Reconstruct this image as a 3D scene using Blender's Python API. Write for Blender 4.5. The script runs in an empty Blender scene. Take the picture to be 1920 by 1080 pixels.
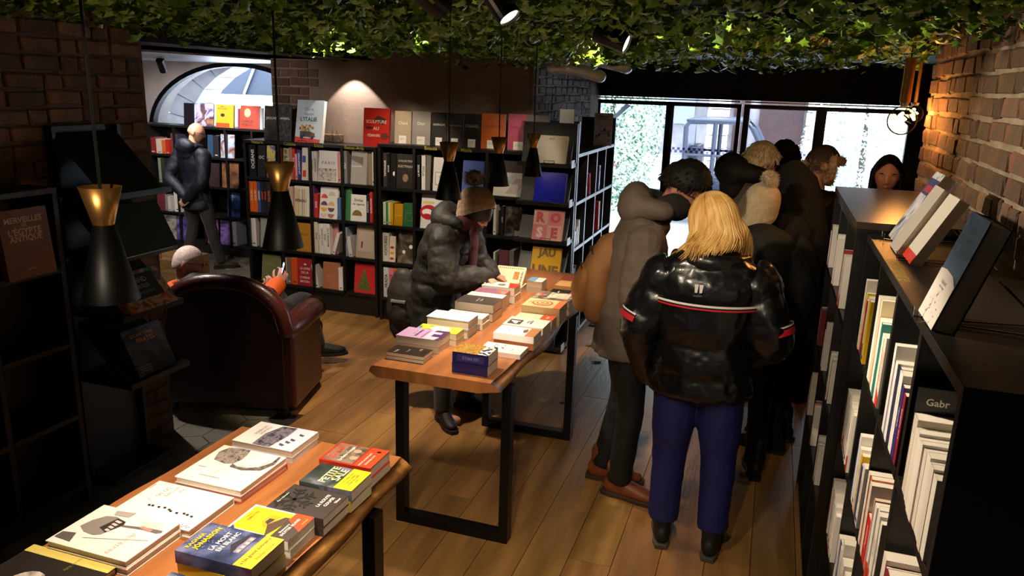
import bpy, bmesh, math, random
import numpy as np
from mathutils import Vector, Matrix, Euler

# ------------------------------------------------------------------ camera
SC = bpy.context.scene
COL = SC.collection
F_PX, PITCH, ROLL, YAW, H = 1450.0, math.radians(14.6), math.radians(1.8), math.radians(18.2), 2.1

def ray(px, py):
    x, y, z = (px-960)/F_PX, (py-540)/F_PX, 1.0
    c, s = math.cos(-ROLL), math.sin(-ROLL)
    x, y = c*x-s*y, s*x+c*y
    cp, sp = math.cos(PITCH), math.sin(PITCH)
    y, z = cp*y+sp*z, -sp*y+cp*z
    cy, sy = math.cos(YAW), math.sin(YAW)
    return Vector((cy*x-sy*z, sy*x+cy*z, -y))
CAM = Vector((0, 0, H))
def atz(px, py, z=0.0):
    d = ray(px, py); return CAM+d*((z-H)/d.z)
def atx(px, py, X):
    d = ray(px, py); return CAM+d*(X/d.x)
def aty(px, py, Y):
    d = ray(px, py); return CAM+d*(Y/d.y)

cd = bpy.data.cameras.new('camera'); cam = bpy.data.objects.new('camera', cd); COL.objects.link(cam)
o_ = ray(960, 540); rx_ = (ray(961, 540)-o_).normalized(); dn_ = (ray(960, 541)-o_).normalized()
cam.matrix_world = Matrix.Translation(CAM) @ Matrix((rx_, -dn_, -o_.normalized())).transposed().to_4x4()
cd.sensor_width = 36; cd.lens = F_PX/1920*36; cd.clip_start = .05; cd.clip_end = 300
SC.camera = cam

# ------------------------------------------------------------------ world, exposure
w = bpy.data.worlds.new('overcast_sky'); SC.world = w; w.use_nodes = True
bg = w.node_tree.nodes['Background']; bg.inputs[0].default_value = (.80, .90, 1.0, 1); bg.inputs[1].default_value = 5.5
vs = SC.view_settings
vs.view_transform = 'Standard'; vs.look = 'None'; vs.exposure = 0.95; vs.gamma = 1.0; vs.use_curve_mapping = False

R = math.radians
rnd = random.Random(7)

# ------------------------------------------------------------------ helpers
def lin(h):
    if not isinstance(h, str): return tuple(h)+(1,) if len(h) == 3 else h
    h = h.lstrip('#'); v = [int(h[i:i+2], 16)/255 for i in (0, 2, 4)]
    return tuple((c/12.92 if c <= .04045 else ((c+.055)/1.055)**2.4) for c in v)+(1,)
MATS = {}
def mat(col, rough=.5, metal=0., var=0., scale=8., bump=0., bscale=None, objvar=0., coat=0., spec=.5, sheen=0., stretch=None, col2=None, emit=None, estr=0., alpha=None):
    key = (str(col), rough, metal, var, scale, bump, bscale, objvar, coat, spec, sheen, str(stretch), str(col2), str(emit), estr)
    if key in MATS: return MATS[key]
    m = bpy.data.materials.new('surface'); m.use_nodes = True; MATS[key] = m
    nt = m.node_tree; N = nt.nodes; L = nt.links; b = N['Principled BSDF']
    c = lin(col); b.inputs['Base Color'].default_value = c
    b.inputs['Roughness'].default_value = rough; b.inputs['Metallic'].default_value = metal
    b.inputs['Specular IOR Level'].default_value = spec
    b.inputs['Coat Weight'].default_value = coat; b.inputs['Coat Roughness'].default_value = .15
    if sheen: b.inputs['Sheen Weight'].default_value = sheen
    if emit: b.inputs['Emission Color'].default_value = lin(emit); b.inputs['Emission Strength'].default_value = estr
    vec = None
    if var or bump or col2:
        tc = N.new('ShaderNodeTexCoord'); mp = N.new('ShaderNodeMapping'); L.new(tc.outputs['Object'], mp.inputs[0])
        if stretch: mp.inputs['Scale'].default_value = stretch
        vec = mp.outputs[0]
    src = None
    if var or col2:
        nz = N.new('ShaderNodeTexNoise'); nz.inputs['Scale'].default_value = scale; nz.inputs['Detail'].default_value = 6; L.new(vec, nz.inputs[0])
        cr = N.new('ShaderNodeValToRGB'); L.new(nz.outputs[0], cr.inputs[0])
        cr.color_ramp.elements[0].position = .32; cr.color_ramp.elements[1].position = .68
        if col2: a_, b_ = c, lin(col2)
        else: a_, b_ = tuple(max(0, k*(1-var)) for k in c[:3])+(1,), tuple(min(1, k*(1+var)) for k in c[:3])+(1,)
        cr.color_ramp.elements[0].color = a_; cr.color_ramp.elements[1].color = b_
        src = cr.outputs[0]
    if objvar:
        oi = N.new('ShaderNodeObjectInfo'); hs = N.new('ShaderNodeHueSaturation')
        mr = N.new('ShaderNodeMapRange'); mr.inputs[3].default_value = 1-objvar; mr.inputs[4].default_value = 1+objvar
        L.new(oi.outputs['Random'], mr.inputs[0]); L.new(mr.outputs[0], hs.inputs['Value'])
        m2 = N.new('ShaderNodeMapRange'); m2.inputs[3].default_value = .5-objvar*.04; m2.inputs[4].default_value = .5+objvar*.04
        ml = N.new('ShaderNodeMath'); ml.operation = 'FRACT'; mm = N.new('ShaderNodeMath'); mm.operation = 'MULTIPLY'; mm.inputs[1].default_value = 7.31
        L.new(oi.outputs['Random'], mm.inputs[0]); L.new(mm.outputs[0], ml.inputs[0]); L.new(ml.outputs[0], m2.inputs[0]); L.new(m2.outputs[0], hs.inputs['Hue'])
        if src: L.new(src, hs.inputs['Color'])
        else: hs.inputs['Color'].default_value = c
        src = hs.outputs[0]
    if src: L.new(src, b.inputs['Base Color'])
    if bump:
        nb = N.new('ShaderNodeTexNoise'); nb.inputs['Scale'].default_value = bscale or scale*3; nb.inputs['Detail'].default_value = 4; L.new(vec, nb.inputs[0])
        bp = N.new('ShaderNodeBump'); bp.inputs['Strength'].default_value = bump; bp.inputs['Distance'].default_value = .01
        L.new(nb.outputs[0], bp.inputs['Height']); L.new(bp.outputs[0], b.inputs['Normal'])
    return m
def art(cols, scale=4., kind='noise', seed=0., rough=.35, hard=False):
    """printed picture: blotches or bands of the given colours"""
    key = ('art', tuple(cols), scale, kind, seed, rough, hard)
    if key in MATS: return MATS[key]
    m = bpy.data.materials.new('printed_picture'); m.use_nodes = True; MATS[key] = m
    nt = m.node_tree; N = nt.nodes; L = nt.links; b = N['Principled BSDF']; b.inputs['Roughness'].default_value = rough
    tc = N.new('ShaderNodeTexCoord'); mp = N.new('ShaderNodeMapping'); L.new(tc.outputs['Object'], mp.inputs[0])
    mp.inputs['Location'].default_value = (seed*3.7, seed*1.3, seed*2.1)
    if kind == 'noise':
        t = N.new('ShaderNodeTexNoise'); t.inputs['Scale'].default_value = scale; t.inputs['Detail'].default_value = 5; t.inputs['Distortion'].default_value = .8
    elif kind == 'cells':
        t = N.new('ShaderNodeTexVoronoi'); t.inputs['Scale'].default_value = scale
    else:
        t = N.new('ShaderNodeTexWave'); t.inputs['Scale'].default_value = scale; t.bands_direction = {'x': 'X', 'y': 'Y', 'z': 'Z'}[kind]; t.inputs['Distortion'].default_value = 0 if hard else 1.5
    L.new(mp.outputs[0], t.inputs[0])
    cr = N.new('ShaderNodeValToRGB'); L.new(t.outputs['Color'] if kind == 'cells' else t.outputs[0], cr.inputs[0])
    if hard: cr.color_ramp.interpolation = 'CONSTANT'
    e = cr.color_ramp.elements; n = len(cols); lo, hi = (.3, .7) if kind == 'noise' else (0., 1.)
    while len(e) < n: e.new(.5)
    for i, c in enumerate(cols):
        e[i].position = lo+(hi-lo)*i/(n-1 if not hard else n); e[i].color = lin(c)
    L.new(cr.outputs[0], b.inputs['Base Color'])
    return m

def tag(o, label=None, cat=None, group=None, kind=None):
    if label: o['label'] = label
    if cat: o['category'] = cat
    if group: o['group'] = group
    if kind: o['kind'] = kind
    return o
def empty(name, loc=(0, 0, 0), rot=(0, 0, 0), parent=None):
    o = bpy.data.objects.new(name, None); COL.objects.link(o); o.empty_display_size = .1
    o.location = loc; o.rotation_euler = rot; o.parent = parent
    return o
def link(name, me, parent=None, loc=None, rot=None, scale=None):
    o = bpy.data.objects.new(name, me); COL.objects.link(o); o.parent = parent
    if loc is not None: o.location = loc
    if rot is not None: o.rotation_euler = rot
    if scale is not None: o.scale = scale
    return o
def mk(name, vf, m, parent=None, smooth=False, bevel=0., **k):
    v, f = vf
    me = bpy.data.meshes.new(name); me.from_pydata([tuple(p) for p in v], [], f); me.update()
    if m: me.materials.append(m)
    if smooth: me.polygons.foreach_set('use_smooth', [True]*len(me.polygons))
    o = link(name, me, parent, **k)
    if bevel:
        b = o.modifiers.new('bevel', 'BEVEL'); b.width = bevel; b.segments = 2; b.limit_method = 'ANGLE'
    return o
BF = [(0, 3, 2, 1), (4, 5, 6, 7), (0, 1, 5, 4), (1, 2, 6, 5), (2, 3, 7, 6), (3, 0, 4, 7)]
def box(x0, x1, y0, y1, z0, z1):
    return [(x0, y0, z0), (x1, y0, z0), (x1, y1, z0), (x0, y1, z0), (x0, y0, z1), (x1, y0, z1), (x1, y1, z1), (x0, y1, z1)], list(BF)
def join(*parts):
    V, Fc = [], []
    for v, f in parts:
        n = len(V); V += list(v); Fc += [tuple(i+n for i in q) for q in f]
    return V, Fc
def xf(vf, M):
    return [M @ Vector(p) for p in vf[0]], vf[1]
def lathe(prof, seg=24, axis='z'):
    V, Fc = [], []; n = len(prof)
    for i in range(seg):
        a = 2*math.pi*i/seg
        for r, z in prof: V.append((r*math.cos(a), r*math.sin(a), z))
    for i in range(seg):
        j = (i+1) % seg
        for k in range(n-1): Fc.append((i*n+k, j*n+k, j*n+k+1, i*n+k+1))
    return V, Fc
def tube(pts, rad, seg=10, ref=(1, 0, 0), cap=True):
    """loft of elliptical rings; rad per point is r or (side, front); rounded caps"""
    P = [Vector(p) for p in pts]; n = len(P)
    rr = rad if isinstance(rad, (list,)) else [rad]*n
    rr = [(r, r) if not isinstance(r, (tuple, list)) else tuple(r) for r in rr]
    ref = Vector(ref); T = []
    for i in range(n):
        t = (P[min(i+1, n-1)]-P[max(i-1, 0)])
        T.append(t.normalized() if t.length > 1e-9 else Vector((0, 0, 1)))
    rings = []
    if cap:
        a, b = rr[0]; m_ = min(a, b)
        rings += [(P[0]-T[0]*m_*.85, T[0], (a*.45, b*.45)), (P[0]-T[0]*m_*.5, T[0], (a*.83, b*.83))]
    rings += [(P[i], T[i], rr[i]) for i in range(n)]
    if cap:
        a, b = rr[-1]; m_ = min(a, b)
        rings += [(P[-1]+T[-1]*m_*.5, T[-1], (a*.83, b*.83)), (P[-1]+T[-1]*m_*.85, T[-1], (a*.45, b*.45))]
    V, Fc = [], []; s_prev = None
    for p, t, (a, b) in rings:
        s = ref-t*ref.dot(t)
        if s.length < .15: s = s_prev-t*s_prev.dot(t) if s_prev else t.orthogonal()
        s.normalize(); s_prev = s; f_ = t.cross(s)
        for k in range(seg):
            an = 2*math.pi*k/seg; V.append(p+s*(a*math.cos(an))+f_*(b*math.sin(an)))
    m_ = len(rings)
    for i in range(m_-1):
        for k in range(seg):
            k2 = (k+1) % seg; Fc.append((i*seg+k, i*seg+k2, (i+1)*seg+k2, (i+1)*seg+k))
    Fc.append(tuple(range(seg-1, -1, -1))); Fc.append(tuple((m_-1)*seg+k for k in range(seg)))
    return V, Fc
def ball(c, r, seg=12, rings=8):
    r = (r, r, r) if not isinstance(r, (tuple, list)) else r
    V, Fc = [(c[0], c[1], c[2]-r[2])], []
    for i in range(1, rings):
        a = math.pi*i/rings
        for k in range(seg):
            b = 2*math.pi*k/seg; V.append((c[0]+r[0]*math.sin(a)*math.cos(b), c[1]+r[1]*math.sin(a)*math.sin(b), c[2]-r[2]*math.cos(a)))
    V.append((c[0], c[1], c[2]+r[2])); l = len(V)-1
    for k in range(seg):
        k2 = (k+1) % seg; Fc.append((0, 1+k2, 1+k)); Fc.append((l, 1+(rings-2)*seg+k, 1+(rings-2)*seg+k2))
        for i in range(rings-2): Fc.append((1+i*seg+k, 1+i*seg+k2, 1+(i+1)*seg+k2, 1+(i+1)*seg+k))
    return V, Fc
def prism(poly, y0, y1):
    """polygon in x,z extruded along y (front at y0)"""
    n = len(poly); V = [(x, y0, z) for x, z in poly]+[(x, y1, z) for x, z in poly]
    return V, [tuple(range(n)), tuple(range(2*n-1, n-1, -1))]+[(i, i+n, (i+1) % n+n, (i+1) % n) for i in range(n)]
TXT = {}
def text_data(s, bold=0.):
    if (s, bold) in TXT: return TXT[(s, bold)]
    cu = bpy.data.curves.new('lettering', 'FONT'); cu.body = s; cu.size = 1; cu.offset = bold; cu.resolution_u = 2; cu.fill_mode = 'FRONT'
    ob = bpy.data.objects.new('lettering', cu); me = bpy.data.meshes.new_from_object(ob)
    v = np.array([p.co[:2] for p in me.vertices] or [(0., 0.)], float); f = [tuple(p.vertices) for p in me.polygons]
    v -= (v.min(0)+v.max(0))/2; ext = v.max(0)-v.min(0)
    bpy.data.objects.remove(ob); bpy.data.curves.remove(cu); bpy.data.meshes.remove(me)
    TXT[(s, bold)] = (v, f, ext); return TXT[(s, bold)]
def put(vf, m, parent, plane='front', off=.0008, name='printed_shape'):
    """flat print: 2-D points laid on a plane of the parent's frame"""
    v, f = vf
    if plane == 'front': V = [(u, -off, q) for u, q in v]
    elif plane == 'spine': V = [(-off, q, u) for u, q in v]
    elif plane == 'top': V = [(u, q, off) for u, q in v]
    return mk(name, (V, f), m, parent)
def text(s, parent, cx, cy, wmax, hmax, m, plane='front', bold=.02, off=.0012, name='lettering'):
    if not s: return
    v, f, e = text_data(s, bold); k = min(wmax/max(e[0], 1e-6), hmax/max(e[1], 1e-6))
    return put((np.column_stack((v[:, 0]*k+cx, v[:, 1]*k+cy)), f), m, parent, plane, off, name)
def rect(x0, y0, x1, y1): return [(x0, y0), (x1, y0), (x1, y1), (x0, y1)], [(0, 1, 2, 3)]
def disc(cx, cy, rx, ry=None, n=16, a0=0., a1=6.28319):
    ry = ry or rx; full = a1-a0 > 6.2
    p = [(cx+rx*math.cos(a0+(a1-a0)*i/(n if full else n-1)), cy+ry*math.sin(a0+(a1-a0)*i/(n if full else n-1))) for i in range(n)]
    return p, [tuple(range(n))]
def poly(*p): return list(p), [tuple(range(len(p)))]
def spot(name, loc, target, energy, angle, col=(1, .78, .5), blend=.5, size=.03, parent=None):
    l = bpy.data.lights.new(name, 'SPOT'); l.energy = energy; l.spot_size = R(angle); l.spot_blend = blend; l.color = col; l.shadow_soft_size = size
    o = bpy.data.objects.new(name, l); COL.objects.link(o); o.location = loc
    o.rotation_euler = (Vector(target)-Vector(loc)).to_track_quat('-Z', 'Y').to_euler(); 
    if parent: 
        o.parent = parent; o.location = Vector(loc)-parent.location
    return o

# ------------------------------------------------------------------ materials
BLACKWOOD = mat('#15120f', .42, var=.3, scale=3, bump=.08, bscale=60, stretch=(1, 1, 6))
BLACKMETAL = mat('#0b0b0c', .38, metal=.3)
WHITE = mat('#e8e4de', .55); PAPER = mat('#d9cdb8', .8, var=.06, scale=120, stretch=(.2, .2, 8)); PAGE2 = mat('#e9e2d3', .8)
CHROME = mat('#9a9aa0', .2, metal=1.); BRASS = mat('#d09a55', .34, metal=.9, var=.10, scale=5)
INK = mat('#0d0c0d', .5); INKW = mat('#eeeae4', .5)
# ================================================================== SETTING
FLOOR = mk('floor', box(-9, 1.6, -1.2, 9.1, -.1, -.013), mat('#1b140e', .9)); tag(FLOOR, kind='structure')
OAK = mat('#99703f', .38, var=.35, scale=2.2, bump=.25, bscale=14, objvar=.17, stretch=(5, .55, 1), spec=.45)
PL = {}
for ln in (1.1, 1.5, 1.9, 2.3):
    v, f = box(.0015, .1985, .0015, ln-.0015, -.013, 0); me = bpy.data.meshes.new('plank'); me.from_pydata(v, [], f); me.materials.append(OAK); PL[ln] = me
def y_start(x):            # hexagon tiles take over on the armchair side
    return .6 if x > -2.62 else 3.55+(-2.62-x)/.62
i = 0
x = -4.3
while x < .42:
    y = y_start(x)-rnd.random()*(1.0 if x > -2.62 else .12)
    while y < 8.9:
        ln = rnd.choice((1.1, 1.5, 1.9, 2.3)); o = link('plank', PL[ln], FLOOR, (x, y, 0))
        o.scale.y = min(1, (8.98-y)/ln); y += ln
    x += .2
mk('plank_field', box(.42, 1.5, .6, 9, -.013, -.001), OAK, FLOOR)['kind'] = 'stuff'
HEXM = mat('#7d7263', .45, var=.2, scale=5, bump=.12, bscale=30, objvar=.28)
r6 = .118
hv = [(math.cos(R(60*k+30))*(r6-.003), math.sin(R(60*k+30))*(r6-.003)) for k in range(6)]
hexme = bpy.data.meshes.new('hexagon_tile'); hexme.from_pydata([(a, b, -.012) for a, b in hv]+[(a, b, .002) for a, b in hv], [], [(6, 7, 8, 9, 10, 11)]+[(k, (k+1) % 6, (k+1) % 6+6, k+6) for k in range(6)]); hexme.materials.append(HEXM)
near = lambda x, y: (2.2 < y < 4.4 and -4.4 < x < -2.4) or (5.9 < y < 7.7 and -7.2 < x < -4.2)
stuffv = []
j = 0
y = 1.6
while y < 8.2:
    x = -8.4+(j % 2)*r6*.866
    while x < -2.35:
        if y < y_start(x)+.06 and not (x > -2.62 and y > 4.3) and not (x > -2.6 and y < 3.3):
            if near(x, y): link('hexagon_tile', hexme, FLOOR, (x, y, rnd.uniform(-.0008, .0008)), (0, 0, R(rnd.randrange(6)*60)))
            else: stuffv.append(([(a+x, b+y, .001) for a, b in hv], [(0, 1, 2, 3, 4, 5)]))
        x += r6*1.732
    y += r6*1.5; j += 1
mk('hexagon_tile_field', join(*stuffv), HEXM, FLOOR)['kind'] = 'stuff'

# ---- bricks
BRK = mat('#80573c', .85, var=.35, scale=9, bump=.9, bscale=45, objvar=.4, col2='#5a4d42')
MORTAR = mat('#9a8c78', .95, var=.25, scale=14, bump=.7, bscale=60)
BRKG = mat('#6f5f58', .85, var=.3, scale=9, bump=.9, bscale=45, objvar=.35)
MORTARD = mat('#5e5048', .95, var=.25, scale=14, bump=.7, bscale=60)
def brick_mesh(m, l, h, seed):
    bm = bmesh.new(); g = random.Random(seed)
    v, f = box(-l/2, l/2, -.03, .012, -h/2, h/2)
    vs_ = [bm.verts.new(p) for p in v]; [bm.faces.new([vs_[i] for i in q]) for q in f]
    bmesh.ops.bevel(bm, geom=[e for e in bm.edges if all(v.co.y < 0 for v in e.verts)], offset=.006, segments=1, affect='EDGES')
    for v in bm.verts: v.co += Vector((g.uniform(-.004, .004), g.uniform(-.003, .003), g.uniform(-.004, .004)))
    me = bpy.data.meshes.new('brick'); bm.to_mesh(me); bm.free(); me.materials.append(m); return me
def brick_field(wall, m, o, ux, n_w, z0, z1, l=.205, pitch=.081, h=.067, half=True, cond=None, sd=1):
    """courses on a wall: o start point, ux direction along wall, brick front faces ux rotated -90 deg"""
    g = random.Random(sd); ang = math.atan2(ux[1], ux[0])
    full = [brick_mesh(m, l-.014, h, k) for k in range(5)]; hd = [brick_mesh(m, l/2-.014, h, 9+k) for k in range(3)]
    z = z0+h/2; c = 0
    while z < z1:
        t = 0. if c % 2 == 0 else -l/2
        while t < n_w-.02:
            s = l if g.random() > .3 else l/2
            if t < 0 or t+s > n_w: s = l/2
            if t < 0: t = 0
            p = (o[0]+ux[0]*(t+s/2), o[1]+ux[1]*(t+s/2))
            if t+s <= n_w+.03 and (cond is None or cond(t+s/2, z)):
                b = link('brick', g.choice(full if s == l else hd), wall, (p[0]+g.uniform(-.0025, .0025), p[1]+g.uniform(-.0025, .0025), z+g.uniform(-.004, .004)), (g.uniform(-.02, .02), g.uniform(-.012, .012), ang+g.uniform(-.008, .008)))
            t += s
        z += pitch; c += 1
# right wall: bricks above the low bookcases
WR = mk('wall_right', box(.7185, 1.6, -1.2, 4.5, 0, 2.75), MORTAR); tag(WR, kind='structure')
brick_field(WR, BRK, (.74, 4.5), (0, -1), 3.5, 1.64, 2.56)
mk('ledge', join(box(.64, .74, 1.6, 4.4, 2.405, 2.412), box(.64, .646, 1.6, 4.4, 2.405, 2.44)), mat('#6a6258', .5, metal=.6), WR)
tag(mk('wall_far_right', box(1.45, 1.6, 4.5, 9.1, 0, 2.75), mat('#1d1a18', .8)), kind='structure')
# left brick pier
WL = mk('wall_left', box(-3.9, -3.303, -1.2, 3.5, 0, 2.75), MORTARD); tag(WL, kind='structure')
brick_field(WL, BRK, (-3.32, 2.35), (0, 1), 1.15, 0, 2.5, sd=4)
brick_field(WL, BRK, (-3.35, 3.505), (-1, 0), .5, 0, 2.5, sd=5, cond=lambda t, z: False)
tag(mk('wall_rear', box(-3.9, 1.6, -1.35, -1.2, 0, 2.75), mat('#2a221c', .8)), kind='structure')
tag(mk('wall_nook_left', box(-9, -8.8, 3.3, 9.1, 0, 2.75), mat('#c9c2ba', .7)), kind='structure')
tag(mk('wall_nook_near', box(-9, -3.9, 3.3, 3.5, 0, 2.75), mat('#6d645c', .7)), kind='structure')
# wall above the main bookcase, with bare brick ends
WB = mk('wall_back', box(-4.55, -1.99, 6.407, 6.7, 0, 2.75), mat('#8f7b6e', .8, var=.12, scale=3, bump=.25, bscale=25)); tag(WB, kind='structure')
brick_field(WB, BRK, (-4.55, 6.425), (1, 0), .5, 1.56, 2.42, sd=8, cond=lambda t, z: t < .5-.12*math.sin(z*17))
WBR = mk('wall_back_return', box(-2.3, -1.972, 6.7, 8.95, 0, 2.75), MORTAR); tag(WBR, kind='structure'); mk('return_facing', box(-1.995, -1.972, 6.407, 6.7, 0, 2.75), MORTAR, WBR)
brick_field(WBR, BRKG, (-1.988, 6.42), (0, 1), 2.1, 1.4, 2.5, l=.21, pitch=.072, h=.06, sd=9)
brick_field(WB, mat('#8a7465', .85, var=.2, scale=9, bump=.6, bscale=45, objvar=.12), (-2.5, 6.435), (1, 0), .5, 1.56, 2.2, sd=11, cond=lambda t, z: math.sin(t*9+z*13) > .2)
# ceilings
tag(mk('ceiling', box(-4.6, 1.6, -1.35, 9.2, 2.62, 2.75), mat('#0c0b0a', .9)), kind='structure')
CN = mk('ceiling_nook', box(-9, -3.9, 3.3, 9.1, 2.285, 2.62), mat('#5a5560', .7)); tag(CN, kind='structure')
GLW = mat('#9b98a6', .28, var=.06, scale=5, objvar=.06)
for k in range(34):
    y = 3.5+k*.135; mk('ceiling_board', box(-8.8, -4.55, y+.004, y+.131, 2.268, 2.284), GLW, CN)
tag(mk('soffit', box(-4.6, -3.5, 3.5, 6.42, 2.285, 2.62), mat('#141113', .8)), kind='structure')
tag(mk('soffit_window', box(-1.9, 1.45, 6.7, 8.95, 2.42, 2.62), mat('#0a0a0b', .7)), kind='structure')
# ---- shop front
WF = mk('wall_front', join(box(-3.6, -1.98, 8.95, 9.1, 0, 2.75), box(1.28, 1.6, 8.95, 9.1, 0, 2.75), box(-1.98, 1.28, 8.95, 9.1, 2.03, 2.75)), mat('#08080a', .6)); tag(WF, kind='structure')
tag(mk('wall_front_left', box(-3.9, -3.6, 6.7, 9.1, 0, 2.75), mat('#2a2625', .8)), kind='structure')
def glass_mat():
    m = bpy.data.materials.new('window_glass'); m.use_nodes = True; N = m.node_tree.nodes; L = m.node_tree.links; N.clear()
    o = N.new('ShaderNodeOutputMaterial'); t = N.new('ShaderNodeBsdfTransparent'); g = N.new('ShaderNodeBsdfGlossy'); g.inputs['Roughness'].default_value = .03
    fz = N.new('ShaderNodeFresnel'); fz.inputs[0].default_value = 1.45; x_ = N.new('ShaderNodeMixShader'); t.inputs[0].default_value = (.93, .96, .97, 1)
    L.new(fz.outputs[0], x_.inputs[0]); L.new(t.outputs[0], x_.inputs[1]); L.new(g.outputs[0], x_.inputs[2]); L.new(x_.outputs[0], o.inputs[0]); return m
FILM = bpy.data.materials.new('decal_film'); FILM.use_nodes = True; FILM.node_tree.nodes.clear(); _o = FILM.node_tree.nodes.new('ShaderNodeOutputMaterial'); _t = FILM.node_tree.nodes.new('ShaderNodeBsdfTransparent'); _t.inputs[0].default_value = (.42, .42, .56, 1); FILM.node_tree.links.new(_t.outputs[0], _o.inputs[0])
GLASS = glass_mat(); FRAME = mat('#0a0b10', .35, metal=.2); RAIL = mat('#8d93a0', .25, metal=1.)
edges = [(-1.97, -1.20), (-1.132, -.434), (-.317, .374), (.463, 1.27)]
for n, (a, b) in enumerate(edges):
    W = mk('window_%d' % (n+1), join(box(a-.045, a, 8.96, 9.04, .02, 1.99), box(b, b+.045, 8.96, 9.04, .02, 1.99), box(a, b, 8.96, 9.04, 1.965, 1.99), box(a, b, 8.96, 9.04, .02, .16)), FRAME); tag(W, kind='structure')
    mk('pane', box(a, b, 8.995, 9.003, .16, 1.965), GLASS, W)
    mk('window_seal', join(box(a, a+.018, 8.985, 9.012, .16, 1.965), box(a, b, 8.985, 9.012, 1.945, 1.965)), mat('#3a4260', .3, metal=.5), W)
    if n in (1, 2):
        q = .029; sq = [box(a+i*q, a+(i+1)*q, 8.990, 8.992, 1.435+r_*q, 1.435+(r_+1)*q) for r_ in range(2) for i in range(int((b-a)/q)) if (i+r_) % 2 == 0]
        mk('checker_decal', join(*sq), FILM, W)
    if n == 0: mk('corner_brace', prism([(a+.02, 1.66), (a+.07, 1.66), (a+.36, 1.93), (a+.30, 1.95)], 9.05, 9.09), mat('#aeb6c4', .4), W)
    if n == 3: mk('corner_brace', prism([(b-.16, 1.965), (b-.08, 1.965), (b, 1.90), (b, 1.83)], 8.94, 8.98), FRAME, W)
    mk('rail', box(a-.04, b+.03, 8.90, 8.96, 2.008, 2.022), RAIL, W)
# ---- nook back wall with the elliptical arch window
def arch_pts(cx, cz, a, b, n=28): return [(cx-a*math.cos(math.pi*i/n), cz+b*math.sin(math.pi*i/n)) for i in range(n+1)]
acx, acz, aa, ab = -6.25, 1.42, 1.36, .86
P_ = arch_pts(acx, acz, aa, ab)
front, back = 8.1, 8.4
wv = []
for (x0, z0), (x1, z1) in zip(P_[:-1], P_[1:]): wv.append(prism([(x0, z0), (x1, z1), (x1, 2.62), (x0, 2.62)], front, back))
WN = mk('wall_nook_back', join(box(-9, acx-aa, front, back, 0, 2.62), box(acx+aa, -4.55, front, back, 0, 2.62), box(acx-aa, acx+aa, front, back, 0, acz), *wv), mat('#b9adaa', .8, var=.08, scale=4, bump=.2)); tag(WN, kind='structure')
tag(mk('wall_nook_right', box(-4.55, -4.3, 6.7, 8.4, 0, 2.62), mat('#4a423e', .8)), kind='structure')
AW = mk('window_5', join(*[prism([p0, p1, (acx+(p1[0]-acx)*.955, acz+(p1[1]-acz)*.94), (acx+(p0[0]-acx)*.955, acz+(p0[1]-acz)*.94)], front-.02, front+.06) for p0, p1 in zip(P_[:-1], P_[1:])]), FRAME); tag(AW, kind='structure')
mk('pane', prism(arch_pts(acx, acz, aa*.96, ab*.95), front+.045, front+.05), GLASS, AW)
mk('glazing_bar', box(acx-aa*.95, acx+aa*.95, front+.03, front+.06, acz, acz+.04), FRAME, AW)
# ================================================================== FURNITURE
WOODT = mat('#a5693a', .34, var=.28, scale=3.0, bump=.12, bscale=30, stretch=(6, .8, 1), coat=.25)
BARK = mat('#b5803f', .5, col2='#6a3f1c', scale=9, bump=.4, bscale=30, stretch=(1, .7, 2))
def live_table(label, x0, x1, y0, y1, seed, frames, zt=.85, th=.055):
    g = random.Random(seed); t = empty('live_edge_table', ((x0+x1)/2, (y0+y1)/2, 0)); tag(t, label, 'table', 'live edge tables')
    cx, cy = (x0+x1)/2, (y0+y1)/2; n = 40; ph = [g.uniform(0, 6) for _ in range(6)]
    def wav(y, s): return .010*math.sin(y*2.9+ph[0]+s)+.005*math.sin(y*7.1+ph[1]*s)+.003*math.sin(y*17+ph[2]+s)
    rows = []
    for i in range(n+1):
        y = y0+(y1-y0)*i/n; e = 1
        if i == 0 or i == n: e = .985
        l = x0+wav(y, 1); r = x1+wav(y, 2.3); k = 1 if i not in (0, n) else .5
        rows.append([(l+.018, zt), (l+.004, zt-.012), (l-.002+.02*g.random(), zt-th*.55), (l+.035, zt-th), (r-.06-.02*abs(math.sin(y*5)), zt-th), (r+.024+.008*math.sin(y*9), zt-th*.62), (r+.006, zt-.014), (r-.016, zt)])
    V = [(x-cx, y0+(y1-y0)*i/n-cy, z) for i, rw in enumerate(rows) for x, z in rw]; m = 8
    Ft = [(i*m+7, (i+1)*m+7, (i+1)*m, i*m) for i in range(n)]
    Fe = []
    for i in range(n):
        for k in range(7): Fe.append((i*m+k, i*m+k+1, (i+1)*m+k+1, (i+1)*m+k))
    caps = [tuple(range(m)), tuple(n*m+k for k in range(m-1, -1, -1))]
    me = bpy.data.meshes.new('table_top'); me.from_pydata(V, [], Ft+Fe+caps)
    me.materials.append(WOODT); me.materials.append(BARK)
    for p in me.polygons:
        p.material_index = 1 if len(Ft) <= p.index < len(Ft)+len(Fe) else 0
        p.use_smooth = len(Ft) <= p.index < len(Ft)+len(Fe)
    me.normals_split_custom_set if False else None
    link('table_top', me, t)
    for fy in frames:
        fx0, fx1 = x0+.055, x1+.035
        for a in (fx0, fx1-.045): mk('leg', box(a-cx, a+.045-cx, fy-.03-cy, fy+.03-cy, 0, zt-th-.0005), BLACKMETAL, t, bevel=.003)
        mk('foot_bar', box(fx0+.045-cx, fx1-.045-cx, fy-.03-cy, fy+.03-cy, 0, .05), BLACKMETAL, t, bevel=.003)
        mk('mounting_plate', box(fx0+.045-cx, fx1-.05-cx, fy-.03-cy, fy+.03-cy, zt-th-.02, zt-th-.0005), BLACKMETAL, t)
    return t
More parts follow.
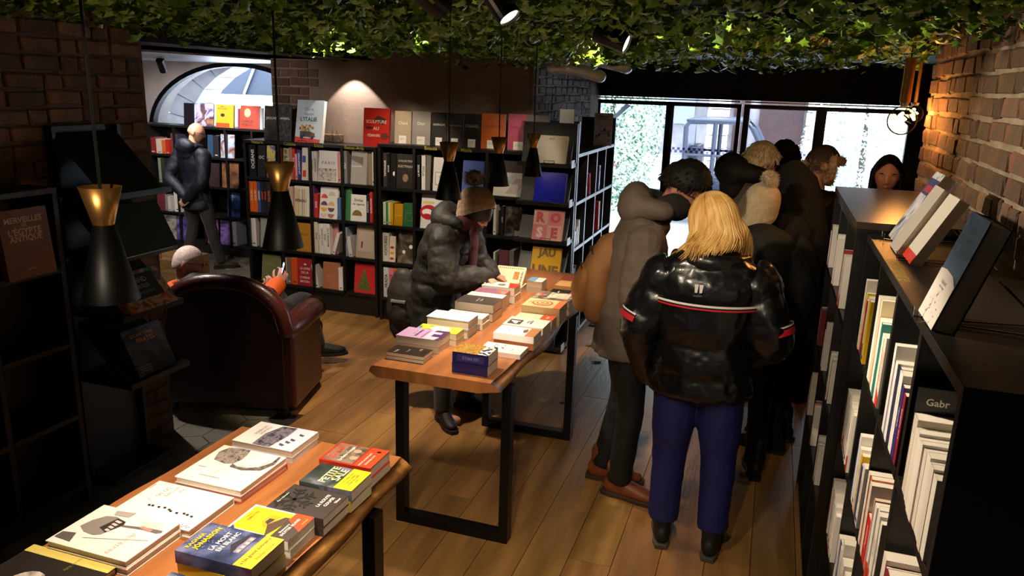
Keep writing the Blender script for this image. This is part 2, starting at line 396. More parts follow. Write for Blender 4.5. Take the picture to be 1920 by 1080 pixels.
live_table('long live edge table where the woman in the pompom hat reads', -1.635, -1.035, 2.96, 5.12, 3, (3.11, 4.30))
live_table('live edge table carrying ski picture books and crime paperbacks', -1.79, -1.085, .55, 2.20, 8, (.75, 1.93))

def bookcase(name, label, loc, rotz, xs, zs, depth, legs=.0, edge=None, bm=BLACKWOOD, top_over=0., back=True, hi=None, skip=()):
    """xs divider centres, zs board levels (first bottom, last top), front faces local -y"""
    t = empty(name, loc, (0, 0, rotz)); tag(t, label, 'bookcase', 'black cube bookcases'); th = .026
    def brd(nm, b):
        o = mk(nm, b, bm, t, bevel=.0015)
        if edge:
            xs_ = [v[0] for v in b[0]]; zz = [v[2] for v in b[0]]; yy = min(v[1] for v in b[0])
            mk('pale_edge', box(min(xs_), max(xs_), yy-.0015, yy-.0002, min(zz), max(zz)), edge, o)  # pale strip along the front edge of the board
        return o
    for i, x in enumerate(xs):
        end = i in (0, len(xs)-1)
        brd('side_panel' if end else 'divider', box(x-th/2, x+th/2, 0 if end else .004, depth, 0 if end else zs[0]+th/2, zs[-1]-th/2 if not (hi and end) else hi[0 if i == 0 else 1]))
    for j, z in enumerate(zs):
        if j == len(zs)-1: brd('top_board', box(xs[0]-th/2-top_over, xs[-1]+th/2+top_over, -top_over, depth, z-th/2, z+th/2) if not hi else box(xs[0]+th/2, xs[-1]-th/2, 0, depth, z-th/2, z+th/2))
        else:
            for i in range(len(xs)-1):
                if (i, j) not in skip: brd('shelf', box(xs[i]+th/2, xs[i+1]-th/2, .002, depth, z-th/2, z+th/2))
    if back: mk('back_panel', box(xs[0], xs[-1], depth-.008, depth, zs[0], zs[-1]), bm, t)
    mk('plinth', box(xs[0]+th/2, xs[-1]-th/2, .03, .05, .0, zs[0]-th/2), bm, t)
    return t
ZM = [.20, .532, .866, 1.2, 1.537]
XA = [-4.655, -4.29, -3.965, -3.635, -3.305]; XB = [-3.245, -2.915, -2.58, -2.25, -1.915]
CASEA = bookcase('bookcase', 'black cube bookcase lettered CUISINE and DÉCO behind the armchair', (0, 6.09, 0), 0, XA, ZM, .3)
CASEB = bookcase('bookcase', 'black cube bookcase lettered MODE behind the pompom hat woman', (0, 6.06, 0), 0, XB, ZM[:-1]+[1.575], .3)
CHALK = mat('#b8a93c', .8)
for s, px, py, wd, par, yy in (('Nature.', 483, 262, .25, CASEA, 6.09), ('Cuisine', 543, 265, .26, CASEA, 6.09), ('Déco', 598, 268, .2, CASEA, 6.09), ('Beaux-Arts', 664, 270, .34, CASEA, 6.09), ('Beauté', 808, 279, .27, CASEB, 6.06), ('Mode', 875, 281, .24, CASEB, 6.06)):
    p = aty(px, py, yy); text(s, par, p.x, (1.537 if par is CASEA else 1.575)-.001, wd, .03, CHALK, bold=.004, off=.003, name='chalk_lettering')
BK2 = bookcase('bookcase', 'black comics bookcase under the arched window by the bald man', (0, 7.62, 0), 0, [-8.0, -7.6, -7.2, -6.83, -6.46, -6.09, -5.72, -5.35, -4.98], [.12, .47, .82, 1.17, 1.52], .3)
# white-edged cube case facing the aisle beside the door; its long side looks toward +x
EDGE = mat('#dfe5f2', .4)  # pale blue white; on the tray ends it stands for window light
CASEC = bookcase('bookcase', 'tall black cube bookcase with pale edges beside the shop door', (-1.46, 6.0, 0), R(90), [.013, .37, .73, 1.09, 1.45], [.06, .44, .82, 1.20, 1.585], .33, edge=EDGE, hi=(1.85, 1.84))
# right-hand low cases along the brick wall
CASER = bookcase('bookcase', 'low black bookcase of white paperbacks along the brick wall', (.355, 3.055, 0), R(-90), [.013, .41, .79, 1.17, 1.60], [.045, .435, .83, 1.225, 1.607], .355)
CASEF = bookcase('bookcase', 'black bookcase at the sales desk by the light bulbs', (.318, 4.26, 0), R(-90), [.013, .40, .79, 1.187], [.05, .45, .85, 1.25, 1.62], .385)
mk('desk_top', box(.0, 1.2, -.005, .385, 1.634, 1.66), mat('#4d4036', .28, var=.2, scale=4, coat=.3), CASEF)
text('Littérature', CASER, .62, .028, .60, .05, mat('#9a8c2c', .8), 'top', bold=-.008, off=1.6205, name='chalk_lettering')
CASEL = bookcase('bookcase', 'unlit black bookcase against the wall holding the ancient Egypt book', (-3.085, .3, 0), R(90), [.0, .40, .80, 1.20, 1.60, 2.0, 2.37], [.10, .47, .84, 1.21, 1.58], .19)

def ladder(label, loc, rotz, w_, trays, depth=.2, base=.0):
    """stepped book display: back upright, two side rails, trays with a front lip"""
    t = empty('display_stand', loc, (0, 0, rotz)); tag(t, label, 'display stand', 'stepped book displays')
    top = max(z for z, _ in trays)+.3
    mk('back_panel', box(0, w_, depth-.012, depth, 0, top), BLACKWOOD, t)
    for x in (0, w_-.02): mk('side_rail', box(x, x+.02, depth-.045, depth-.012, 0, top), BLACKWOOD, t)
    for z, yf in trays:
        tr = mk('tray', box(0, w_, yf, depth-.012, z-.032, z), BLACKWOOD, t, bevel=.002)
        if z > .1: mk('tray_back', prism([(yf+.035, z), (depth-.05, z+.25), (depth-.035, z+.25), (yf+.055, z)], 0, 1) if False else ([(x, y, q) for x in (.02, w_-.02) for y, q in ((yf+.045, z), (depth-.03, z+.27), (depth-.02, z+.27), (yf+.06, z))], [(0, 1, 2, 3), (7, 6, 5, 4), (0, 4, 5, 1), (1, 5, 6, 2), (2, 6, 7, 3), (3, 7, 4, 0)]), BLACKWOOD, t)
        if label.startswith('stepped black display of colour'): mk('lit_tray_end', box(w_, w_+.003, yf, yf+.09, z-.032, z+.028), EDGE, tr)  # pale plate on the tray end: window light put into the colour
    return t
ladder('stepped black display of colour themed art books at the bookcase end', (-1.9, 5.98, 0), 0, .437, [(1.535, -.17), (1.232, -.18), (.932, -.19), (.632, -.20), (.33, -.21), (.06, -.22)], .02)
ladder('stepped black display of boxed games by the armchair', (-2.9, 2.82, 0), R(90), .41, [(1.55, .03), (1.25, .02), (.955, .01), (.605, 0), (.04, .17)], .375)

# ---- pendants: black cone with a brass cone standing on it
def pendant(y, zb, idx):
    near_ = ['the ski picture books', 'the crime paperbacks', 'the blue boxed paperbacks', 'the woman in the pompom hat', 'the far end of the long table']
    t = empty('pendant_lamp', (-1.36, y, zb)); tag(t, 'black cone pendant lamp with brass collar hanging over '+near_[idx], 'lamp', 'cone pendant lamps over the tables')
    hn, ht = .168, .25
    mk('shade', lathe([(.060, 0), (.022, hn), (.020, hn), (.058, .001)], 32), mat('#040405', .45, spec=.35), t, smooth=True)
    mk('brass_collar', lathe([(.0215, hn), (.0430, ht), (.0415, ht), (.0205, hn+.002)], 32), BRASS, t, smooth=True)
    mk('cord', tube([(0, 0, hn-.02), (0, 0, 2.5-zb)], .0035, 6), mat('#060606', .6), t)
    mk('socket', lathe([(.0, .16), (.017, .16), (.017, .095), (0, .095)], 12), BLACKMETAL, t)
    mk('bulb', ball((0, 0, .075), (.017, .017, .022), 10, 6), mat('#ffe0b0', .4, emit='#ffcf90', estr=12), t, smooth=True)
    s = spot('pendant_light', (-1.36, y, zb+.045), (-1.36, y, 0), 20, 96, (1, .80, .60), .7, .02, t)
    return t
for i, (y, zb) in enumerate(((1.29, 1.616), (1.935, 1.616), (3.186, 1.604), (3.846, 1.593), (4.46, 1.584))): pendant(y, zb, i)

# ---- ceiling spotlights
def ceiling_spot(loc, target, energy, angle, label, col=(1, .82, .6), blend=.4, len_=.12, rad=.036, top=2.5):
    t = empty('ceiling_spotlight', loc); tag(t, label, 'spotlight', 'black ceiling spotlights')
    d = (Vector(target)-Vector(loc)).normalized(); q = d.to_track_quat('-Z', 'Y').to_matrix().to_4x4()
    mk('housing', xf(lathe([(0, len_*.55), (rad, len_*.55), (rad, -len_*.45), (rad*.86, -len_*.45), (rad*.8, -len_*.40), (0, -len_*.40)], 20), q), BLACKMETAL, t, smooth=False)
    mk('lens', xf(lathe([(0, -len_*.405), (rad*.8, -len_*.405)], 16), q), mat('#fff0d8', .3, emit='#ffe2b8', estr=6), t)
    mk('bracket', join(tube([(0, 0, 0), (0, 0, top-loc[2])], .007, 6), box(-.03, .03, -.012, .012, top-loc[2]-.03, top-loc[2])), BLACKMETAL, t)
    spot('spot_light', Vector(loc)+d*(len_*.46), target, energy, angle, col, blend, .025, t)
    return t
p = atz(1150, 72, 2.275); ceiling_spot(p, (.70, 2.75, 1.80), 30, 75, 'black ceiling spotlight tilted toward the brick wall')
p = atz(937, 5, 2.33); ceiling_spot(p, (.36, 2.0, .9), 85, 58, 'lit ceiling spotlight among the ivy over the long table')
p = atz(805, -6, 2.33); ceiling_spot(p, (-.25, 3.6, 1.5), 48, 44, 'round ceiling spotlight at the edge of the ivy')
p = aty(303, 124, 6.6); ceiling_spot(p, (-6.6, 7.8, .9), 55, 100, 'black spotlight under the pale board ceiling', (1, .95, .92), top=2.27, len_=.15)
p = (-3.66, 6.235, 2.30); ceiling_spot(p, (-3.66, 6.30, 1.5), 30, 86, 'small spotlight washing the plaster wall above the red book', (1, .88, .78), .12, len_=.07, rad=.025)
for k, (x, y, tx, ty, tz, en, an, lb) in enumerate(((-4.0, 4.7, -4.2, 6.15, .85, 75, 62, 'ceiling spotlight in the ivy aimed at the cookery books'), (-2.9, 4.5, -3.3, 6.15, .85, 75, 62, 'ceiling spotlight in the ivy aimed at the art books'), (-2.1, 4.3, -2.4, 6.15, .95, 65, 60, 'ceiling spotlight in the ivy aimed at the fashion books'), (-1.0, 4.4, -1.6, 6.0, 1.2, 60, 50, 'ceiling spotlight in the ivy aimed at the stepped display'), (-.7, 1.4, -.75, 2.7, 0, 50, 60, 'ceiling spotlight in the ivy over the open floor'), (-2.3, 3.8, -2.4, 5.0, 0, 120, 66, 'ceiling spotlight in the ivy over the armchair'))):
    ceiling_spot((x, y, 2.44), (tx, ty, tz), en, an, lb, len_=.09)
ceiling_spot((-1.15, .3, 2.44), (-1.40, 1.8, 1.5), 22, 40, 'ceiling spotlight in the ivy aimed at the brass pendants', len_=.09)
ceiling_spot((-.3, .6, 2.44), (-.4, 3.1, 1.0), 40, 44, 'ceiling spotlight in the ivy aimed at the blonde person', len_=.09)
for x, y, tx, ty, lb in ((-5.5, 5.3, -5.7, 7.2, 'added fill spotlight on pale boards aimed at the bald person'), (-6.3, 4.6, -6.7, 7.4, 'added fill spotlight on pale boards aimed at the comics'), (-4.5, 4.3, -5.2, 6.8, 'added fill spotlight on pale boards aimed at the nook tiles'), (-4.1, 3.92, -3.6, 4.1, 'added fill spotlight on pale boards aimed at the seated person')):
    ceiling_spot((x, y, 2.17), (tx, ty, .6), 28 if y > 4 else 60, 95 if y > 4 else 50, lb, (1, .93, .88), top=2.27 if x < -4.6 else 2.285, len_=.09)  # spotlights added out of sight to brighten the nook and the seated person
# ---- amber globe bulbs by the brick corner
def globe(px, py, Y, r, topz, label):
    c = aty(px, py, Y); t = empty('globe_bulb_pendant', c); tag(t, label, 'lamp', 'amber globe bulbs by the sales desk')
    g = bpy.data.materials.get('amber_glass')
    if not g:
        g = bpy.data.materials.new('amber_glass'); g.use_nodes = True; N = g.node_tree.nodes; L = g.node_tree.links; N.clear()
        o = N.new('ShaderNodeOutputMaterial'); a = N.new('ShaderNodeBsdfTransparent'); a.inputs[0].default_value = (1, .86, .66, 1); s = N.new('ShaderNodeBsdfGlossy'); s.inputs['Roughness'].default_value = .02
        x_ = N.new('ShaderNodeMixShader'); fz = N.new('ShaderNodeFresnel'); fz.inputs[0].default_value = 1.1; L.new(fz.outputs[0], x_.inputs[0]); L.new(a.outputs[0], x_.inputs[1]); L.new(s.outputs[0], x_.inputs[2]); L.new(x_.outputs[0], o.inputs[0])
    mk('glass_globe', ball((0, 0, 0), (r, r, r*1.02), 24, 16), g, t, smooth=True)
    fil = [(.012*math.cos(a*1.3)*(1 if k % 2 else .4), .012*math.sin(a*2.1), -r*.55+k*r*.13) for k, a in enumerate(range(9))]
    mk('filament', tube(fil, .0075, 6), mat('#ffb060', .4, emit='#ffb45a', estr=90), t)
    mk('neck', lathe([(.016, r*.93), (.02, r*1.25), (0, r*1.25)], 14), CHROME, t)
    tr = .024 if r > .05 else .008; mk('brass_tube', lathe([(0, r*1.25), (tr, r*1.25), (tr, r*1.25+.2), (0, r*1.25+.2)], 20), BRASS, t, smooth=False)
    mk('cord', tube([(0, 0, r*1.25+.2), (0, 0, topz-c.z)], .003, 6), INK, t)
    l = bpy.data.lights.new('filament_light', 'POINT'); l.energy = 1.2; l.color = (1, .62, .28); l.shadow_soft_size = .02
    lo = bpy.data.objects.new('filament_light', l); COL.objects.link(lo); lo.parent = t
    return t
globe(1691, 226, 4.12, .066, 2.5, 'amber globe bulb on a thick brass tube before the window')
globe(1713, 214, 4.42, .045, 2.5, 'smaller amber globe bulb hanging against the brick corner')
# ---- ducts
def duct(label, pts, r):
    t = empty('duct', pts[0]); tag(t, label, 'duct', 'corrugated ceiling ducts'); P = [Vector(p)-Vector(pts[0]) for p in pts]
    fine = [P[0].lerp(P[1], i/40) if len(P) == 2 else (P[0]*(1-i/40)**2+P[1]*2*(i/40)*(1-i/40)+P[2]*(i/40)**2) for i in range(41)]
    mk('hanger', box(-.01, .01, -.01, .01, 0, 2.62-pts[0][2]), BLACKMETAL, t, loc=fine[8])
    mk('hose', tube(fine, [r*(1 if i % 2 else .93) for i in range(41)], 18, ref=(0, 0, 1)), mat('#dfe4f0', .35, metal=.2), t, smooth=True)
duct('upper corrugated grey duct below the black soffit', [(-1.62, 6.25, 2.32), (-1.45, 6.3, 2.345), (-1.20, 6.45, 2.27)], .048)
duct('lower corrugated grey duct beside the brick column', [(-1.74, 6.12, 2.25), (-1.6, 6.16, 2.275), (-1.37, 6.25, 2.195)], .05)
tag(mk('door_mat', box(-1.44, -.98, 6.65, 7.55, .001, .012), mat('#22242e', .95, var=.3, scale=60, bump=.5)), 'dark grey door mat on the planks before the shop door', 'mat')

for k, (x, y, rx, lb) in enumerate(((-1.32, 4.82, .045, 'melted snow puddle under the long table'), (-1.15, 5.72, .05, 'melted snow puddle beyond the table end'), (-1.18, 4.84, .03, 'small wet patch next to the far table leg'), (-.84, 4.84, .04, 'small wet patch beside the brown boots'), (-1.29, 6.1, .035, 'tiny wet spot beside the stepped display'))):
    q = random.Random(k); n = 26; pv = [(rx*(1+.45*math.sin(3*a*.2417+k)+.3*q.random())*math.cos(a*.2417), .7*rx*(1+.4*math.sin(2*a*.2417)+.3*q.random())*math.sin(a*.2417), .0022) for a in range(n)]
    tag(mk('puddle', (pv+[(a, b, .0006) for a, b, c in pv], [tuple(range(n))]+[(i, i+n, (i+1) % n+n, (i+1) % n) for i in range(n)]), GLASS, loc=(x, y, 0)), lb, 'puddle', 'melted snow on the planks')

# ================================================================== IVY CEILING
IVY = empty('ivy_ceiling', (0, 0, 2.4)); tag(IVY, 'artificial ivy and fern greenery covering the ceiling', 'plant')
LEAFM = mat('#3c6a12', .45, col2='#8db82c', scale=2.2, bump=.2, bscale=30, spec=.6)
LEAF2 = mat('#34600f', .4, col2='#6fa024', scale=3.1, spec=.6)
lobes = [(0, -.02), (.45, .05), (.95, -.05), (.62, .38), (.78, .85), (.36, .78), (0, 1.45), (-.36, .78), (-.78, .85), (-.62, .38), (-.95, -.05), (-.45, .05)]
def leaf_vf(M, s, fold):
    V = [M @ Vector((x*s, y*s, -abs(x)*s*fold-(.12*s if y > 1 else 0))) for x, y in lobes]+[M @ Vector((0, .5*s, .06*s))]
    return V, [(12, i, (i+1) % 12) for i in range(12)]
def ivy_ok(x, y): return y < 6.35+.12*math.sin(x*5) and not (x < -3.0 and y > 3.9+.6*(x+4.2)) and not (x > .2 and y > 5.6)
g = random.Random(21); lv, lf = [], []; single = []
n_made = 0
def rand_mat():
    return Matrix.Rotation(g.uniform(0, 6.28), 4, 'Z') @ Matrix.Rotation(R(g.uniform(95, 215)), 4, 'X') @ Matrix.Rotation(R(g.uniform(-40, 40)), 4, 'Y')
while n_made < 20000:
    x, y = g.uniform(-4.3, .72), g.uniform(1.3, 6.5)
    if g.random() > 1.25-.12*y and y < 3: continue
    if not ivy_ok(x, y): continue
    dz = .055*math.sin(x*3.1+y*1.7)+.045*math.sin(x*7.3-y*4.1); low = g.random()**2*.11
    z = .0+dz*.6-low; s = g.uniform(.015, .030)
    M_ = Matrix.Translation((x, y, z)) @ rand_mat()
    v, f = leaf_vf(M_, s, g.uniform(.05, .4)); k = len(lv); lv += v; lf += [tuple(i+k for i in q) for q in f]; n_made += 1
o = mk('foliage', (lv, lf), LEAFM, IVY, smooth=False); o['kind'] = 'stuff'
lv2, lf2 = leaf_vf(Matrix.Identity(4), 1, .25); lme = bpy.data.meshes.new('leaf'); lme.from_pydata([tuple(p) for p in lv2], [], lf2); lme.materials.append(LEAF2)
n_made = 0
while n_made < 230:
    x, y = g.uniform(-2.6, .6), g.uniform(2.6, 6.3)
    if not ivy_ok(x, y): continue
    o = link('leaf', lme, IVY); o.matrix_local = Matrix.Translation((x, y, -.10-.05*g.random()+.03*math.sin(x*3))) @ rand_mat() @ Matrix.Scale(g.uniform(.032, .048), 4); n_made += 1
def frond(x, y, z, yaw, ln):
    V, Fc = [], []; d = Vector((math.cos(yaw), math.sin(yaw), 0)); s = Vector((-d.y, d.x, 0)); up = Vector((0, 0, 1)); n = 16
    for i in range(n):
        t = i/(n-1); c = d*(ln*t*.8)-up*(ln*.75*t*t); w_ = ln*.24*math.sin(math.pi*min(1, t*.9+.12))
        for sg in (-1, 1):
            k = len(V); a = d*.012; tip = c+s*(sg*w_)+d*(w_*.5)-up*(.15*w_)
            V += [c-a*.5, c+a*.6, tip]; Fc.append((k, k+1, k+2))
    k = len(V); V += [Vector((0, 0, 0))-s*.002, Vector((0, 0, 0))+s*.002, d*(ln*.8)-up*(ln*.75)]; Fc.append((k, k+1, k+2))
    return V, Fc
FERN = mat('#5c8420', .5, col2='#86a53a', scale=4)
for k in range(60):
    x, y = g.uniform(-1.5, .6), g.uniform(3.2, 6.3)
    if k % 3 == 0: x, y = g.uniform(-3.4, -.8), g.uniform(2.6, 5)
    if ivy_ok(x, y): mk('fern_frond', frond(0, 0, 0, g.uniform(0, 6.28), g.uniform(.12, .2)), FERN, IVY, loc=(x, y, -.03))
for k in range(26):
    y = 2+k*.17; mk('trellis_wire', box(-4.2 if y < 3.9 else -3, .72, y, y+.004, .035, .039), mat('#3a3a3a', .4, metal=.7), IVY)
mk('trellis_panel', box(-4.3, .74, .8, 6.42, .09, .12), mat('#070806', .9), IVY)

# ================================================================== OUTSIDE
SNOW = mat('#f2f5fa', .7, var=.04, scale=2, bump=.3)
tag(mk('snow_ground', box(-30, 30, 9.1, 40, -.35, -.12), SNOW), kind='structure')
def e(px, py, Y=13.5): p = aty(px, py, Y); return p
UT = empty('utility_vehicle', (-1.4, 13.5, -.12)); tag(UT, 'side by side utility vehicle with roll cage parked in the snow', 'vehicle')
CG = mat('#2a2d42', .4); UW = mat('#dfe3ea', .5)
lo_ = UT.location
def bars(name, segs, r, m):
    for a, b in segs: mk(name, tube([Vector(a)-lo_, Vector(b)-lo_], r, 8), m, UT)
for Y in (13.2, 14.5):
    pts = [(-1.40, Y, .7), (-1.42, Y, 1.55), (-1.36, Y, 1.64), (-.5, Y, 1.66), (-.36, Y, 1.56), (-.02, Y, .95), (.15, Y, .85)]
    mk('roll_cage', tube([Vector(p)-lo_ for p in pts], .045, 8), CG, UT)
    bars('roll_cage_post', [((-.95, Y, .6), (-.95, Y, 1.62))], .04, CG)
    bars('door_bar', [((-1.4, Y, 1.1), (-.2, Y, 1.1)), ((-1.4, Y, .75), (-.1, Y, .75))], .022, CG)
mk('roof', box(-1.42+1.4, -.45+1.4, -.35, 1.05, 1.75, 1.80), CG, UT, bevel=.02)
mk('rear_screen', join(box(-.02, .02, -.25, .95, 1.1, 1.7)), mat('#8f94b4', .3), UT)
mk('cargo_bed', join(box(-1.2, .0, -.3, 1.0, .62, .68), box(-1.2, .0, -.32, -.27, .62, 1.1), box(-1.2, 0, .97, 1.02, .62, 1.1), box(-1.22, -1.17, -.3, 1.0, .62, 1.1)), UW, UT)
mk('hood', box(1.2, 2.1, -.25, .95, .62, 1.02), UW, UT, bevel=.06)
mk('chassis', box(-1.1, 2.0, -.2, .9, .38, .62), CG, UT)
mk('seat', join(box(.15, .75, -.1, .8, .62, .82), box(.05, .2, -.1, .8, .8, 1.35)), CG, UT, bevel=.03)
mk('tail_light', box(-1.225, -1.05, -.335, -.32, .86, 1.02), mat('#e0506a', .3), UT)
for x in (-.75, 1.5):
    for y in (-.32, .82): mk('wheel', xf(lathe([(0, -.11), (.16, -.12), (.28, -.12), (.31, -.06), (.31, .06), (.28, .12), (.16, .12), (0, .11)], 20), Matrix.Translation((x, y+.1, .31)) @ Matrix.Rotation(R(90), 4, 'X')), mat('#2a2a30', .8), UT)
# facade across the lane
FB = empty('stone_facade', (-1, 17.5, -.12)); tag(FB, 'pale stone building with a dark red door across the lane', 'building')
mk('facade_wall', box(-4.5, 6.5, 0, .5, 0, 6), mat('#7d787e', .9, var=.35, scale=3, bump=.5, bscale=8), FB)
for a, b in ((-.42, .02), (1.55, 2.15)):
    zz = 0.
    for k in range(14): mk('column_stone', box(a+.01*(k % 2), b-.01*((k+1) % 2), -.35, 0, zz+.01, zz+.26), mat('#e6dcdc', .9, var=.12, scale=5, objvar=.1), FB, bevel=.012); zz += .27
mk('door', box(.62, 1.5, -.08, 0, 0, 2.9), mat('#2c0f14', .6, var=.3, scale=6), FB)
mk('shutter', box(.1, .42, -.07, 0, .9, 2.6), mat('#2c1216', .6), FB)
mk('notice_board', box(-1.35, -.72, -.06, 0, 1.55, 2.15), mat('#7a84a0', .5), FB)
mk('notice_sheet', box(2.3, 2.75, -.06, 0, 1.2, 2.2), mat('#9aa6ba', .5), FB)
def tree(loc, label, hgt, rad, n, cols, sd):
    t = empty('snowy_tree', loc); tag(t, label, 'tree', 'snow dusted trees outside'); q = random.Random(sd)
    mk('trunk', tube([(0, 0, 0), (.03, 0, hgt*.5), (0, .02, hgt*.9)], [.07, .05, .02], 8), mat('#4a4038', .9), t)
    for j, c in enumerate(cols):
        V, Fc = [], []
        for k in range(n//len(cols)):
            a = q.uniform(0, 6.28); u = q.uniform(-1, 1); rr = rad*q.random()**.4; z = hgt*.6+u*hgt*.45
            c0 = Vector((rr*math.cos(a)*(1-.3*abs(u)), rr*math.sin(a)*(1-.3*abs(u)), z)); s = q.uniform(.016, .042)
            M_ = Matrix.Rotation(q.uniform(0, 6.28), 3, 'Z') @ Matrix.Rotation(q.uniform(-1.2, 1.2), 3, 'X'); kk = len(V)
            V += [c0+M_ @ Vector(p)*s for p in ((-.6, 0, 0), (0, -.8, .1), (.6, 0, 0), (0, 1.1, -.1))]; Fc.append((kk, kk+1, kk+2, kk+3))
        mk('foliage' if j else 'snow_load', (V, Fc), mat(c, .7), t)
tree((-2.35, 11.6, -.12), 'green shrub dusted with snow beyond the corner pane', 3.2, .85, 20000, ('#f4f8fb', '#35623c', '#ffffff', '#86a884'), 3)
tree((-3.3, 16.2, -.12), 'pale frosted tree behind the green shrub', 3.6, 1.1, 9000, ('#f4f8fb', '#8fb39c'), 5)
tree((1.2, 12.4, -.12), 'snow laden bush beside the sales desk window', 2.4, .9, 12000, ('#ffffff', '#eef3f8', '#8fb0a4'), 9)
tree((2.3, 14.5, -.12), 'tall snow covered tree behind the laden bush', 4.0, 1.3, 9000, ('#ffffff', '#dfe8ee'), 11)
gv = []
q = random.Random(5)
GR = empty('ornamental_grass', (-.05, 15.2, -.12)); tag(GR, 'yellowed ornamental grass in the snow near the red door', 'grass', kind='stuff')
for k in range(70):
    x, y = q.uniform(-.5, .9), q.uniform(-.2, .2); dx = q.uniform(-.12, .12); gv.append(([(x, y, 0), (x+.012, y, 0), (x+dx, y, q.uniform(.9, 1.35))], [(0, 1, 2)]))
mk('blades', join(*gv), mat('#a8a060', .8), GR)
# the lane outside the arched window
SA = empty('stone_arch', (-6.3, 9.3, 0)); tag(SA, 'pale stone archway seen through the arched window', 'arch')
for i in range(15):
    a0, a1 = math.pi*i/15, math.pi*(i+1)/15-.01; o_, i_ = (1.97, 1.47), (1.56, 1.08)
    P4 = [(-o_[0]*math.cos(a0), 1.3+o_[1]*math.sin(a0)), (-o_[0]*math.cos(a1), 1.3+o_[1]*math.sin(a1)), (-i_[0]*math.cos(a1), 1.3+i_[1]*math.sin(a1)), (-i_[0]*math.cos(a0), 1.3+i_[1]*math.sin(a0))]
    mk('arch_stone', prism(P4, -.2, .2), mat('#c9cdd6', .9, var=.15, scale=6, objvar=.12, bump=.4), SA)
for s in (-1, 1):
    for k in range(5): mk('pier_stone', box(s*1.765-.2, s*1.765+.2, -.2, .2, k*.26+.0, k*.26+.255), mat('#c9cdd6', .9, var=.15, scale=6, objvar=.12, bump=.4), SA)
CP = empty('canopy', (-6.6, 9.9, 1.88)); tag(CP, 'dark blue canopy with pale ribs beyond the stone arch', 'canopy')
mk('canopy_sheet', ([(-1.6, 0, -.02), (2.2, 0, -.02), (2.2, 1.5, 1.6), (-1.6, 1.5, 1.6)], [(0, 1, 2, 3)]), mat('#1d2a44', .6), CP)
for x in (-.9, .1, 1.1): mk('canopy_rib', tube([(x, -.02, 0), (x-.25, 1.45, 1.58)], .02, 6), mat('#aab4c8', .4), CP)
# ================================================================== BOOKS
ORD = ['first', 'second', 'third', 'fourth', 'fifth', 'sixth', 'seventh', 'eighth', 'ninth', 'tenth', 'eleventh', 'twelfth', 'thirteenth', 'fourteenth', 'fifteenth', 'sixteenth']
def book(label, M, w_, h, t, cover, pages=None, group=None, hard=False, name='book', cat='book', spine=None):
    """local frame: x spine to fore-edge, y front cover to back, z up; front cover looks along -y"""
    o = empty(name); o.matrix_world = M; tag(o, label, cat, group)
    c = .0028 if hard else .0012; i = .004 if hard else .0006
    mk('cover', join(box(0, w_, 0, c, 0, h), box(0, w_, t-c, t, 0, h), box(0, c, c, t-c, 0, h)), cover, o)
    mk('page_block', box(c, w_-i, c, t-c, i, h-i), pages or PAPER, o)
    if spine: put(([(i*h*.0+a, b) for a, b in rect(.0, .0, h, t)[0]], [(3, 2, 1, 0)]), spine, o, 'spine', .0006, 'spine_print')
    return o
def cm(c, rough=.38): return c if not isinstance(c, str) else mat(c, rough, var=.04, scale=9)
def lie(label, x, y, zb, w_, h, t, cover, yaw=90, **k):
    """flat on its back, (x,y) centre of the cover; yaw 90: head toward -x, -90: head toward +x"""
    a = R(yaw); c = Vector((w_/2*math.cos(a)-h/2*math.sin(a), w_/2*math.sin(a)+h/2*math.cos(a)))
    M = Matrix.Translation((x-c.x, y-c.y, zb+t)) @ Matrix.Rotation(a, 4, 'Z') @ Matrix.Rotation(R(-90), 4, 'X')
    return book(label, M, w_, h, t, cm(cover), **k)
def stack(label, x, y, w_, h, t, n, cover, yaw=90, zb=.8505, group='books stacked on the tables', pages=None, hard=False, under=None):
    """n alike copies; returns the top one"""
    top = None
    for i in range(n):
        last = i == n-1
        lb = label if last else ('copy lying '+(['directly ', 'lower ', 'lowest '][min(2, n-2-i)])+'under the '+label)
        top = lie(lb, x+rnd.uniform(-.004, .004)*(not last), y+rnd.uniform(-.004, .004)*(not last), zb+i*(t+.0008), w_, h, t, cover if last else (under or cover), yaw+(0 if last else rnd.uniform(-2, 2)), group=group, pages=pages, hard=hard)
    return top
F = lambda o, vf, m, off=.0010: put(vf, m, o, 'front', off)
YEL = mat('#e8cf28', .4); RED = mat('#d8341f', .4); ORG = mat('#e2641c', .4)

# ---- near table, ski picture books (heads toward the aisle side away from the camera's aisle)
G1 = 'picture books on the near table'
b = stack('dark picture book with a pale yellow band', -1.63, 1.222, .24, .28, .02, 1, '#2b2623', -90, group=G1, hard=True)
F(b, rect(.0, .0, .03, .28), mat('#d9c668', .5)); F(b, disc(.14, .12, .055, .05), art(['#8d8176', '#d8cec4', '#4b4039'], 18)); F(b, poly((.1, .19), (.2, .21), (.22, .27), (.09, .26)), mat('#15161c', .4)); text('Jean-Claude Killy', b, .016, .17, .2, .012, mat('#8a7c3a', .5), bold=0)
b = stack('white picture book with a helmeted skier drawing', -1.592, 1.439, .195, .268, .021, 2, '#efe6de', -90, group=G1, hard=True)
GRY = mat('#7d7470', .5); DK = mat('#35302f', .5); PNK = mat('#e89a8e', .6)
HG = mat('#8a807b', .5); F(b, poly((.110, .028), (.075, .035), (.045, .055), (.038, .085), (.05, .118), (.085, .125), (.122, .112), (.131, .095), (.128, .06)), HG); F(b, poly((.097, .082), (.043, .095), (.05, .128), (.065, .134), (.112, .116)), DK, .0014)
for i in range(4): F(b, poly((.052+.014*i, .100+.002*i), (.060+.014*i, .098+.002*i), (.064+.014*i, .118), (.056+.014*i, .121)), mat('#c9c0ba', .5), .0018)
